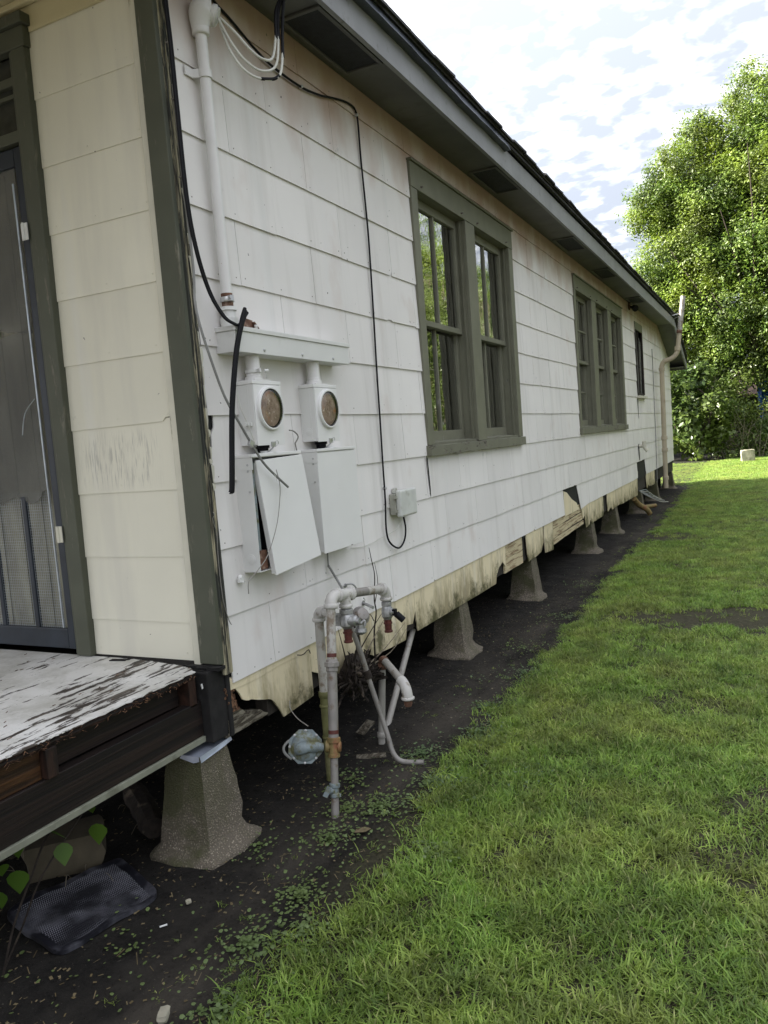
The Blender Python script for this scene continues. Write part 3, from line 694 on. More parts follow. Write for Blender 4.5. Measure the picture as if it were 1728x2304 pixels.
# ---- inner door and screen door
idoor = part_empty('inner_door', house, (-1.3, 0.02, 0))
MB().box(-1.84, -.764, .012, .04, .095, 2.27).build('door_slab', M['door'], idoor)
for xx in (-.86, -.99, -1.13, -1.27): MB().box(xx - .012, xx + .012, .004, .012, .2, 2.2).build('door_batten', M['door'], idoor, bevel=.002)
sdoor = part_empty('screen_door', house, (-.8, -.05, 0.1))
MB().box(-.824, -.784, -.062, -.034, .115, 2.262).build('stile', M['navy'], sdoor, bevel=.004)
MB().box(-1.80, -.826, -.060, -.036, 2.19, 2.262).build('top_rail', M['navy'], sdoor, bevel=.004)
MB().box(-1.80, -.826, -.060, -.036, .115, .205).build('kick_plate', M['navy'], sdoor, bevel=.004)
MB().box(-1.03, -1.004, -.058, -.040, .205, .80).build('screen_bar', M['navy'], sdoor, bevel=.003)
MB().box(-1.25, -1.225, -.058, -.040, .205, .80).build('screen_bar', M['navy'], sdoor, bevel=.003)
m = MB(); m.tube([(-.846, -.062, .21), (-.846, -.062, 2.12)], .0045, 8); m.build('retaining_strip', M['alum'], sdoor, smooth=50)
m = MB()
x = -.85
while x > -1.36: m.tube([(x, -.051, .205), (x, -.051, .82)], .0007, 4); x -= .0125
z = .21
while z < .82: m.tube([(-.848, -.0495, z), (-1.36, -.0495, z)], .0007, 4); z += .0125
tag(m.build('hardware_cloth', M['alum'], sdoor), kind='stuff')
r6 = random.Random(12)
m = MB(); m.prism(ragged([(-1.42, .79), (-1.15, .765), (-1.05, .80), (-.98, .765), (-.90, .79), (-.848, .83)], .008, .03, r6) + [(-.848, 1.52), (-1.42, 1.47)], lambda x, z: (x, -.056 + .004 * math.sin(x * 30), z), lambda x, z: (x, -.0552 + .004 * math.sin(x * 30), z)); m.build('screen_cloth', M['screen'], sdoor)
m = MB(); m.prism([(-1.42, 1.60)] + ragged([(-1.42, 1.62), (-1.20, 1.60), (-1.0, 1.52), (-.848, 1.50)], .006, .05, r6) + [(-.848, 2.19), (-1.42, 2.19)], lambda x, z: (x, -.046, z), lambda x, z: (x, -.0455, z)); m.build('screen_cloth', M['screen'], sdoor)
for zz, hm in ((1.905, 'greypaint'), (.63, 'brass')):
    h = MB().box(-.792, -.756, -.094, -.0885, zz - .035, zz + .035).tube([(-.777, -.096, zz - .036), (-.777, -.096, zz + .036)], .0055, 8).build('hinge', M['white'] if hm == 'greypaint' else M['white_trim'], sdoor, bevel=.0015)
m = MB().tube(spline([(-.86, -.066, 1.22), (-.90, -.09, 1.16), (-.95, -.075, 1.07)]), .002, 5); m.build('torn_strip', M['alum'], sdoor)
# ---- porch ceiling, roof over porch
MB().box(-8.3, .30, -3.6, -.062, 2.803, 2.83).build('porch_ceiling', M['cream'], house)
MB().box(-1.8, -.11, -.085, -.062, 2.775, 2.801).build('ceiling_moulding', M['cream'], house, bevel=.006)

# ---- windows
def window(Y0, Y1, Z0, Z1, ops, mull_v, mull_h, has_sill=True, curtain=None):
    w = part_empty('window', house, (0, Y0, Z0))
    hz = Z1 - .155; sz = Z0 + .07
    MB().prism([(Y0, hz), (Y1, hz), (Y1, Z1), (Y0, Z1)], lambda y, z: (.024, y, z), lambda y, z: (-.004, y, z)).build('head_casing', M['trim'], w, bevel=.003)
    MB().box(-.004, .038, Y0 - .006, Y1 + .012, Z1 + .001, Z1 + .016).build('drip_cap', M['trim'], w, bevel=.002)
    xs = [Y0] + [v for o in ops for v in o] + [Y1]
    for i in range(0, len(xs), 2):
        MB().box(-.004, .022, xs[i], xs[i + 1], sz + .002, hz - .002).build('side_casing', M['trim'], w, bevel=.003)
        if 0 < i < len(xs) - 2:
            pass
        if i > 0: MB().box(-.13, -.0045, xs[i] + .0, xs[i] + .022, sz, hz).build('jamb', M['trim'], w)
        if i < len(xs) - 2: MB().box(-.13, -.0045, xs[i + 1] - .022, xs[i + 1], sz, hz).build('jamb', M['trim'], w)
        if i > 0: MB().box(-.030, -.018, xs[i] - .012, xs[i] - .001, sz, hz).build('stop_bead', M['trim'], w)
    sp = ragged([(Y0 - .02, Z0), (Y1 + .0, Z0)], .003, .06, rnd) + list(reversed(ragged([(Y0 - .02, sz), (Y1, sz)], .0015, .1, rnd)))
    MB().prism(sp, lambda y, z: (.046, y, z), lambda y, z: (-.004, y, z)).build('sill', M['trim_worn'], w, bevel=.003)
    for (a, b) in ops:
        MB().obox((-.06, (a + b) / 2, sz + .012), ((1, 0, -.12), (0, 1, 0), (.12, 0, 1)), (.07, (b - a) / 2 - .001, .012)).build('sill_slope', M['trim_worn'], w)
        MB().box(-.13, -.004, a, b, hz, hz + .02).build('head_jamb', M['trim'], w)
        mid = (sz + hz) / 2 + .005
        for (x0, z0, z1, low) in ((-.052, mid - .02, hz, False), (-.090, sz + .02, mid + .02, True)):
            st = .045
            s_ = MB(); T = .034
            s_.box(x0 - T, x0, a + .001, a + st, z0, z1); s_.box(x0 - T, x0, b - st, b - .001, z0, z1)
            s_.box(x0 - T, x0 + (.001), a + st, b - st, z0, z0 + (.075 if low else .038)); s_.box(x0 - T, x0, a + st, b - st, z1 - (.036 if low else .06), z1)
            s_.build('sash', M['trim'], w, bevel=.002, seg=1)
            gz0, gz1 = z0 + (.075 if low else .038), z1 - (.036 if low else .06)
            ys = [a + st + (b - a - 2 * st) * i / (mull_v + 1) for i in range(mull_v + 2)]
            zs = [gz0 + (gz1 - gz0) * i / (mull_h + 1) for i in range(mull_h + 2)]
            for yv in ys[1:-1]: MB().box(x0 - .028, x0 - .004, yv - .011, yv + .011, gz0, gz1).build('muntin', M['trim'], w, bevel=.003, seg=1)
            for zv in zs[1:-1]:
                for i in range(mull_v + 1): MB().box(x0 - .028, x0 - .005, ys[i] + (.0115 if i else 0), ys[i + 1] - .0115, zv - .010, zv + .010).build('muntin', M['trim'], w, bevel=.003, seg=1)
            for i in range(mull_v + 1):
                for j in range(mull_h + 1):
                    ty, tz = rnd.uniform(-.004, .004), rnd.uniform(-.004, .004)
                    m = MB(); cy, cz = (ys[i] + ys[i + 1]) / 2, (zs[j] + zs[j + 1]) / 2
                    f = lambda dx: (lambda y, z: (x0 - .020 + dx + (y - cy) * ty + (z - cz) * tz, y, z))
                    m.prism([(ys[i], zs[j]), (ys[i + 1], zs[j]), (ys[i + 1], zs[j + 1]), (ys[i], zs[j + 1])], f(.0), f(-.003))
                    m.build('pane', M['glass'], w)
    if curtain: curtain(w)
    s = MB()
    for i, (a, b) in enumerate(ops):
        for yy in (a + .06, b - .08): s.lathe((.024, yy, hz + .028), (1, 0, 0), [(0, .008), (.010, .006), (.018, .003)], 8)
    s.build('screen_hooks', M['nail'], w)
    return w
def cur1(w):
    def sheet(a, b, z0, z1, x, amp, fr, mat, nm):
        V = []; F = []; n, mm = 40, 26; r = random.Random(int(a * 100))
        for j in range(mm + 1):
            for i in range(n + 1):
                y = a + (b - a) * i / n; z = z0 + (z1 - z0) * j / mm
                V.append((x + amp * (math.sin(i / n * fr * 6.28 + math.sin(z * 3) * 1.2) + .9 * mnoise.noise(Vector((y * 9, z * 5, 1)))), y, z))
        for j in range(mm):
            for i in range(n): F.append((j * (n + 1) + i, j * (n + 1) + i + 1, (j + 1) * (n + 1) + i + 1, (j + 1) * (n + 1) + i))
        MB().add(V, F).build(nm, mat, w, smooth=80, recalc=False)
    sheet(3.38, 4.22, .95, 2.45, -.155, .018, 3, M['plastic'], 'plastic_sheet')
    sheet(2.95, 3.15, 1.25, 2.45, -.22, .015, 3, M['curtain'], 'curtain')
    sheet(2.30, 3.0, .90, 1.18, -.24, .02, 4, M['plastic'], 'plastic_sheet')
def cur2(w):
    m = MB()
    for a, b in ((6.9, 7.2), (8.1, 8.45), (9.2, 9.9)):
        V = []; F = []
        for i in range(21):
            y = a + (b - a) * i / 20; x = -.2 + .02 * math.sin(i * 1.1)
            V += [(x, y, .95), (x, y, 2.45)]
        F = [(2 * i, 2 * i + 2, 2 * i + 3, 2 * i + 1) for i in range(20)]
        MB().add(V, F).build('curtain', M['curtain'], w, smooth=80, recalc=False)
window(2.185, 4.35, .805, 2.655, [(2.283, 3.16), (3.362, 4.24)], 1, 0, curtain=cur1)
window(6.78, 10.10, .835, 2.665, [(6.87, 7.77), (8.04, 8.88), (9.13, 9.97)], 1, 1, curtain=cur2)
# small bathroom window with a torn screen
w3 = part_empty('window', house, (0, 11.42, 1.33))
MB().box(-.004, .022, 11.43, 12.27, 2.49, 2.62).build('head_casing', M['trim'], w3, bevel=.003)
MB().box(-.004, .022, 11.43, 11.50, 1.40, 2.488).build('side_casing', M['dark'], w3, bevel=.003)
MB().box(-.004, .022, 12.20, 12.27, 1.40, 2.488).build('side_casing', M['dark'], w3, bevel=.003)
MB().box(-.004, .060, 11.41, 12.31, 1.335, 1.375).build('sill', M['white_trim'], w3, bevel=.003)
MB().box(-.05, .010, 11.50, 12.20, 1.376, 1.42).build('bottom_rail', M['dark'], w3, bevel=.003)
MB().box(-.055, -.05, 11.50, 12.20, 1.40, 2.49).build('pane', M['glassdark'], w3)
m = MB(); m.prism(ragged([(11.56, 1.42), (12.18, 1.42), (12.18, 2.30), (11.90, 2.40), (11.62, 2.36)], .01, .08, rnd), lambda y, z: (-.012 + .02 * math.sin(y * 9) * (z - 1.4), y, z), lambda y, z: (-.013 + .02 * math.sin(y * 9) * (z - 1.4), y, z)); m.build('torn_screen', M['screen'], w3)
MB().box(-.02, .008, 11.84, 11.86, 1.42, 2.49).build('screen_bar', M['dark'], w3)

# ---- soffit, fascia, roof edge
soff = part_empty('eave', house, (0, 0, 2.86))
SX = .315
def seam_box(a, b, x0=0.0):
    return MB().box(x0 - .03, SX, a + .0015, b - .0015, 2.862, 2.874)
js = [-3.6, -.35, 2.12, 4.56, 7.0, 9.44, 11.88, ROT]
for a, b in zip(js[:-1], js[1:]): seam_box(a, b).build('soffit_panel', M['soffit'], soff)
SL = (2.22 - 2.86) / (END - ROT)           # slope of the rear lean-to eave
zr = lambda y, z: z + SL * max(0, y - ROT)
END2 = 16.98
m = MB(); V = [(-.03, ROT, 2.862), (SX, ROT, 2.862), (SX, END2, zr(END2, 2.862)), (-.03, END2, zr(END2, 2.862))]
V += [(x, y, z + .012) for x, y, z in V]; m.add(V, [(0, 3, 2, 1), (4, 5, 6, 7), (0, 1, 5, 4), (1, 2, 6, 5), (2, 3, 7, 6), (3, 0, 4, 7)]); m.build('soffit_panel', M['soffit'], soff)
for yv in (.745, 3.27, 5.80, 7.75, 10.40):
    m = MB(); a, b = yv, yv + .60
    for (x0, x1, y0, y1) in ((.040, .060, a - .02, b + .02), (.240, .262, a - .02, b + .02), (.060, .240, a - .02, a), (.060, .240, b, b + .02)): m.box(x0, x1, y0, y1, 2.848, 2.861)
    m.build('vent_frame', M['soffit'], soff, bevel=.003)
    m = MB().box(.060, .240, a, b, 2.857, 2.8605)
    m.build('vent_screen', M['vent'], soff)
for x0, x1, zz in ((.268, .285, 2.852), (.289, .312, 2.842)):
    m = MB()
    V = []; F = []
    ys = list(np.arange(-3.6, ROT, .6)) + [ROT, END2]
    for y in ys: V += [(x0, y, zr(y, zz)), (x1, y, zr(y, zz)), (x1, y, zr(y, 2.862)), (x0, y, zr(y, 2.862))]
    for i in range(len(ys) - 1):
        for j in range(4): F.append((4 * i + j, 4 * i + (j + 1) % 4, 4 * i + 4 + (j + 1) % 4, 4 * i + 4 + j))
    F += [(0, 1, 2, 3), tuple(4 * (len(ys) - 1) + q for q in (3, 2, 1, 0))]
    m.add(V, F).build('soffit_moulding', M['soffit'], soff)
def fas(a, b, x0, x1, z0, z1, name, mat, wav=0.0, step=.5, xs=0.0):
    ys = list(np.arange(a, b - .01, step)) + [b]; V = []; F = []
    for y in ys:
        sg = wav * mnoise.noise(Vector((y * 1.1, 2.2, 0))) + wav * .5 * mnoise.noise(Vector((y * 6, 1, 0)))
        V += [(x0 - xs, y, zr(y, z0 + sg)), (x1, y, zr(y, z0 + sg)), (x1 - xs, y, zr(y, z1)), (x0 - xs, y, zr(y, z1))]
    for i in range(len(ys) - 1):
        for j in range(4): F.append((4 * i + j, 4 * i + (j + 1) % 4, 4 * i + 4 + (j + 1) % 4, 4 * i + 4 + j))
    F += [(0, 1, 2, 3), tuple(4 * (len(ys) - 1) + q for q in (3, 2, 1, 0))]
    return MB().add(V, F).build(name, mat, soff)
fs = [-3.6, -.2, 3.9, 7.02, 11.4, ROT, END2]
for a, b in zip(fs[:-1], fs[1:]): fas(a + .001, b - .001, .3155, .340, 2.795, 2.945, 'fascia_board', M['fascia'], .003)
fas(-3.6, 3.2, .350, .388, 2.925, 3.0, 'drip_edge', M['drip'], .016, .06, .028)
fas(3.2, END2, .350, .372, 2.962, 2.992, 'drip_edge', M['asphalt'], .006, .06, .005)
shg = [MB().prism([(-.149, 0), (.149, 0), (.149, 1), (-.149, 1)], lambda y, t: (.0 - t * .25, y, .0 + t * .09), lambda y, t: (.0 - t * .25, y, .012 + t * .09 + (.003 if t < .5 else 0))).mesh('shingle', M['asphalt'])]
y = -3.5
while y < END2 - .1:
    o = bpy.data.objects.new('shingle', shg[0]); COL.objects.link(o); o.parent = soff
    if y < ROT: o.location = (.402 + rnd.uniform(-.012, .006), y, 2.992 + rnd.uniform(-.003, .006) - 2.86)
    else: o.location = (.385, y, zr(y, 2.985) - 2.86)
    o.rotation_euler = (rnd.uniform(-.015, .015) + (math.atan(SL) if y > ROT else 0), rnd.uniform(-.05, .03), rnd.uniform(-.03, .03)); y += .30
# rafter plane roofs
m = MB()
RX = -4.0; RZ = 4.75
def slab(m, P, t=.05):
    V = [tuple(p) for p in P] + [(p[0], p[1], p[2] + t) for p in P]; n = len(P)
    m.add(V, [tuple(reversed(range(n))), tuple(range(n, 2 * n))] + [(i, (i + 1) % n, (i + 1) % n + n, i + n) for i in range(n)])
slab(m, [(.38, -3.65, 2.985), (.38, ROT, 2.985), (RX, ROT, RZ), (RX, -3.65, RZ)], .03)
slab(m, [(RX, -3.65, RZ), (RX, ROT, RZ), (-8.4, ROT, 2.985), (-8.4, -3.65, 2.985)], .03)
slab(m, [(.345, ROT - .2, 3.02), (.345, END2, zr(END2, 2.965)), (-8.4, END2, zr(END2, 2.965)), (-8.4, ROT - .2, 3.02)], .03)
m.add([(-.02, ROT - .02, 2.83), (-8.0, ROT - .02, 2.83), (RX, ROT - .02, RZ - .03)], [(0, 1, 2)]); m.add([(.2, -3.62, 2.83), (-8.2, -3.62, 2.83), (RX, -3.62, RZ - .03)], [(0, 1, 2)])
m.build('roof', M['asphalt'], house, recalc=False)
MB().box(-.03, .34, END2 - .004, END2 + .02, zr(END2, 2.80), zr(END2, 2.98)).build('rear_fascia', M['fascia'], house)
MB().box(-8, .30, END + .005, END2 - .005, zr(END2, 2.84), zr(END2, 2.855)).build('rear_soffit', M['soffit'], house)

# ---- porch floor
porch = part_empty('porch', house, (0, -1, 0))
rp = random.Random(21)
DZ = .092
edge = ragged([(-.032, -3.4), (-.030, -.80), (-.034, -.165), (-.075, -.135), (-.16, -.105), (-.30, -.080), (-.52, -.066)], .006, .02, rp)
def deck_mesh(z0, z1, name, mat, inset):
    m = MB(); P = [(x - inset * (1 + .9 * rp.random()), y) for x, y in edge] + [(-1.0, -.064), (-2.4, -.064), (-2.4, -3.4)]
    m.prism(P, lambda x, y: (x, y, z1), lambda x, y: (x, y, z0)); return m.build(name, mat, porch)
deck_mesh(DZ - .003, DZ, 'deck_sheet', M['deck'], .0)
deck_mesh(DZ - .010, DZ - .0032, 'plywood_layer', M['redwood'], .004)
deck_mesh(DZ - .018, DZ - .0102, 'plywood_layer', M['beam'], .001)
deck_mesh(DZ - .028, DZ - .0182, 'plywood_layer', M['redwood'], .007)
# splinters hanging off the edge
m = MB()
for i in range(170):
    y = rp.uniform(-1.5, -.17); L_ = rp.uniform(.008, .035); a = rp.uniform(-.5, .5)
    p = Vector((-.034 + rp.uniform(-.008, .004), y, DZ - rp.uniform(.004, .028)))
    m.tube([p, p + Vector((rp.uniform(0, .010), a * L_ + rp.choice((-1, 1)) * L_ * .6, -rp.uniform(.001, .010)))], [rp.uniform(.001, .0022), .0004], 4)
tag(m.build('splinters', M['brokenwood'], porch), kind='stuff')
MB().box(-.090, -.045, -3.4, -.138, -.172, -.034).build('beam', M['beam'], porch, bevel=.003)
MB().box(-.090, -.036, -3.4, -.140, -.196, -.1735).build('beam_strip', M['strip'], porch, bevel=.002)
for y in (-.877, -1.55, -2.3, -3.1): MB().box(-2.3, -.030, y, y + .042, -.033, DZ - .0295).build('joist', M['redwood'], porch, bevel=.003)
MB().box(-.090, -.056, -1.5, -.879, -.033, DZ - .032).build('rim_block', M['orangewood'], porch, bevel=.003)
MB().box(-2.3, -.045, -.20, -.158, -.045, DZ - .0295).build('joist', M['redwood'], porch, bevel=.003)
MB().box(-.125, -.100, -3.4, -.205, -.033, DZ - .032).build('dark_gap_filler', M['beam'], porch)  # added dark board standing in for the shade behind the deck gap
MB().box(-.20, -.150, -3.4, -.80, -.20, -.05).build('rear_beam', M['charred'], porch)
# black rotten corner
m = MB(); m.box(-.22, -.004, -.136, -.03, -.205, .078); m.box(-.022, .006, -.034, -.010, -.215, .05)
m.build('rotten_corner_post', M['charred'], porch, bevel=.006)
m = MB()
for i in range(22):
    x = rp.uniform(-.5, .02); m.obox((x, -.085 + rp.uniform(-.02, .01), DZ + rp.uniform(-.012, .004)), ((1, .2, 0), (-.2, 1, 0), (0, rp.uniform(-.4, .4), 1)), (rp.uniform(.01, .04), rp.uniform(.004, .014), .0015))
m.box(-.125, .028, -.100, -.060, .078, .092)
tag(m.build('rotten_scraps', M['charred'], porch), kind='stuff')
m = MB(); m.obox((-.022, -.150, .030), ((0, 1, .2), (0, -.2, 1), (1, 0, 0)), (.004, .010, .001)); m.build('paint_chip', M['white'], porch)

# ================================================================== PIERS
def make_pier(x, y, s, top, label):
    """tapered pier with a flared foot; x,y is the centre; top is the top height"""
    t = thing('pier', (x, y, GZ), label, 'pier', 'concrete piers under the side of the house')
    hw = .105 * s
    prof = [(GZ - .05, .19), (GZ + .006, .172), (GZ + .018, .150), (GZ + .04, .128), (GZ + .07, .117), (GZ + .13, .112)] + [(GZ + .13 + (top - .002 - GZ - .13) * i / 7, .112 - .030 * i / 7) for i in range(1, 8)] + [(top, .078)]
    V = []; F = []; nS = 6
    for zz, h in prof:
        h *= s
        rd = max(0, min(1, (GZ + .09 - zz) / .09)) * .55
        for (ax, ay, bx, by) in ((-1, -1, 1, -1), (1, -1, 1, 1), (1, 1, -1, 1), (-1, 1, -1, -1)):
            for i in range(nS):
                tt = i / nS; px, py = ax + (bx - ax) * tt, ay + (by - ay) * tt; q_ = 1.12 / math.hypot(px, py); px *= 1 - rd + rd * q_; py *= 1 - rd + rd * q_
                j = .005 * mnoise.noise(Vector((px * 3 + x, py * 3 + y, zz * 12))) + .003 * mnoise.noise(Vector((px * 9 + x, py * 9 + y, zz * 40)))
                if zz < GZ + .1: j += .022 * mnoise.noise(Vector((px * 2 + x * 3, py * 2 + y, zz * 8)))
                V.append((x + px * (h + j), y + py * (h + j), zz))
    n = nS * 4
    for i in range(len(prof) - 1):
        for j in range(n): F.append((i * n + j, i * n + (j + 1) % n, (i + 1) * n + (j + 1) % n, (i + 1) * n + j))
    F += [tuple(reversed(range(n))), tuple(range((len(prof) - 1) * n, len(prof) * n))]
    MB().add(V, F).build('pier_body', M['pier'], t, smooth=45)
    return t
pl = ['largest concrete pier at the house corner with green algae on its side',
      'second concrete pier along the side, behind the bent drain pipe',
      'third concrete pier along the side, below the bitten skirt board',
      'fourth concrete pier along the side, left of the narrow black skirt gap',
      'fifth concrete pier along the side, right of the narrow black skirt gap',
      'sixth concrete pier, beside the loose roots and wires under the far hole',
      'seventh concrete pier, just before the cream vent pipe',
      'rearmost concrete pier at the far corner of the house']
PY = [(-.092, -.135), (-.09, 2.66), (-.09, 4.54), (-.09, 7.26), (-.09, 8.96), (-.09, 11.45), (-.09, 13.55), (-.10, 16.35)]
for i, ((px, py), lb) in enumerate(zip(PY, pl)):
    t = make_pier(px, py, 1.0, -.240 if i else -.228, lb)
    if i == 0:
        m = MB()
        P = [(-.20, -.225), (-.02, -.225), (-.004, -.21), (-.004, -.03), (-.20, -.03)]
        m.prism(P, lambda x, y: (x, y, -.224), lambda x, y: (x, y, -.227))
        m.add([(-.09, -.226, -.223), (-.006, -.226, -.223), (-.004, -.229, -.240), (-.03, -.231, -.248), (-.10, -.229, -.236)], [(0, 1, 2, 3, 4)])
        m.add([(-.003, -.225, -.223), (-.003, -.03, -.214), (.002, -.03, -.228), (.003, -.10, -.236), (.002, -.225, -.246)], [(0, 1, 2, 3, 4)])
        m.build('metal_cap', M['galv'], t)
# inner row of piers in the dark
for i, y in enumerate((.3, 3.4, 6.6, 9.8, 13)):
    t = make_pier(-2.6, y, 1.0, -.1, 'concrete pier standing back in the dark crawl space, %s from the street' % ('first', 'second', 'third', 'fourth', 'fifth')[i])
    t['group'] = 'inner row of piers in the crawl space'

# ================================================================== ELECTRIC SERVICE
t = thing('service_mast', (.05, .15, 1.45), 'tall grey conduit mast with rounded weatherhead beside the house corner', 'conduit mast')
m = MB(); m.tube([(.045, .150, 1.47), (.045, .138, 2.57)], .0225, 20); m.build('conduit', M['conduit'], t, smooth=50)
m = MB(); m.tube([(.045, .150, 1.505), (.045, .149, 1.56)], .0232, 20); m.build('rust_band', M['rust'], t, smooth=50)
m = MB(); m.lathe((.045, .150, 1.462), (0, 0, 1), [(-.035, .034), (-.012, .036), (0, .036), (.002, .030), (.028, .028), (.030, .036), (.044, .034)], 20); m.build('hub_fitting', M['white'], t, smooth=40)
m = MB(); m.lathe((.045, .149, 1.535), (0, 0, 1), [(-.010, .027), (-.006, .0285), (.006, .0285), (.010, .027)], 18); m.obox((.070, .135, 1.536), ((1, -.4, 0), (.4, 1, 0), (0, 0, 1)), (.016, .008, .011)); m.lathe((.082, .120, 1.536), (1, -.6, 0), [(0, .006), (.012, .006)], 8)
m.build('ground_clamp', M['zinc'], t, smooth=40)
m = MB(); m.tube([(.046, .14, 2.385), (.046, .139, 2.415)], .0275, 20); m.box(.008, .014, .060, .120, 2.383, 2.417); m.obox((.022, .112, 2.40), ((1, .6, 0), (-.6, 1, 0), (0, 0, 1)), (.018, .004, .016)); m.build('pipe_strap', M['conduit'], t, smooth=40)
m = MB()
m.lathe((.046, .137, 2.545), (0, 0, 1), [(0, .030), (.004, .034), (.030, .034), (.034, .030)], 20)
m.tube(arc((.046, .136, 2.56), (.046, .132, 2.655), (.085, .165, 2.648), 8), [.031, .036, .042, .047, .050, .050, .046, .042, .036], 20)
m.lathe((.078, .172, 2.628), (.72, .45, -.42), [(0, .040), (.012, .042), (.016, .036), (.024, .036)], 20)
m.build('weatherhead', M['conduit'], t, smooth=50)
m = MB().lathe((.094, .182, 2.620), (.72, .45, -.42), [(0, .026), (.006, .026)], 14); m.build('weatherhead_plug', M['greypaint'], t, smooth=40)
# wires
t = thing('service_wires', (.2, .3, 2.6), 'three off-white service wires looping from the weatherhead up to the eave', 'wires')
LP = [[(.105, .19, 2.617), (.15, .225, 2.56), (.19, .255, 2.50), (.215, .30, 2.475), (.225, .36, 2.50), (.235, .385, 2.60)],
      [(.102, .183, 2.612), (.14, .20, 2.52), (.175, .235, 2.455), (.205, .30, 2.432), (.235, .365, 2.47), (.24, .395, 2.60)],
      [(.100, .190, 2.605), (.13, .195, 2.50), (.17, .225, 2.42), (.205, .29, 2.398), (.245, .365, 2.425), (.25, .40, 2.53)]]
for i, L_ in enumerate(LP):
    m = MB(); m.tube(spline(L_), .0052, 8); m.build('wire', M['wirewhite'], t, smooth=60)
    e = Vector(L_[-1]); m = MB(); m.tube(spline([e - Vector((0, .001, .02)), e + Vector((.003, .005, .08)), (.262 + .01 * i, .40, 2.74), (.335 + .012 * i, .38, 2.83), (.45, .33, 2.90), (1.0, -.1, 3.06)]), .0068, 8); m.build('black_splice', M['black'], t, smooth=60)
m = MB(); m.tube(spline([(.205, .29, 2.398), (.232, .34, 2.408), (.245, .366, 2.427)]), .0066, 8); m.build('tape_wrap', M['black'], t, smooth=60)
m = MB(); m.tube(spline([(.262, .40, 2.735), (.27, .40, 2.775)]), .017, 10); m.build('wire_bundle_clamp', M['black'], t, smooth=60)

WX = .100
t = thing('wireway_box', (.05, .57, 1.37), 'long horizontal grey wireway box above the two meters', 'wiring trough')
MB().box(.004, WX, .105, 1.040, 1.322, 1.405).build('trough_body', M['greypaint'], t, bevel=.0015)
MB().box(.004, WX + .006, .098, 1.052, 1.4055, 1.424).build('trough_lid', M['greypaint'], t, bevel=.0015)
for yy in (.30, .60, .88): MB().lathe((WX - .001, yy, 1.340), (1, 0, 0), [(0, .007), (.003, .007), (.005, .004)], 10).build('screw', M['zinc'], t, smooth=40)
t = thing('broken_bracket', (.03, .30, 1.43), 'small bent black metal clip left on top of the wireway box', 'bracket')
m = MB(); m.obox((.035, .285, 1.452), ((0, 1, -.1), (0, .1, 1), (1, 0, 0)), (.035, .024, .003)); m.obox((.040, .335, 1.448), ((0, 1, -.9), (0, .9, 1), (1, 0, 0)), (.024, .003, .012)); m.obox((.05, .30, 1.428), ((0, 1, 0), (1, 0, 0), (0, 0, 1)), (.04, .014, .002))
m.build('bent_clip', M['rust'], t); MB().lathe((.05, .325, 1.435), (.3, -.3, 1), [(0, .008), (.018, .007)], 8).build('clip_nut', M['white'], t)
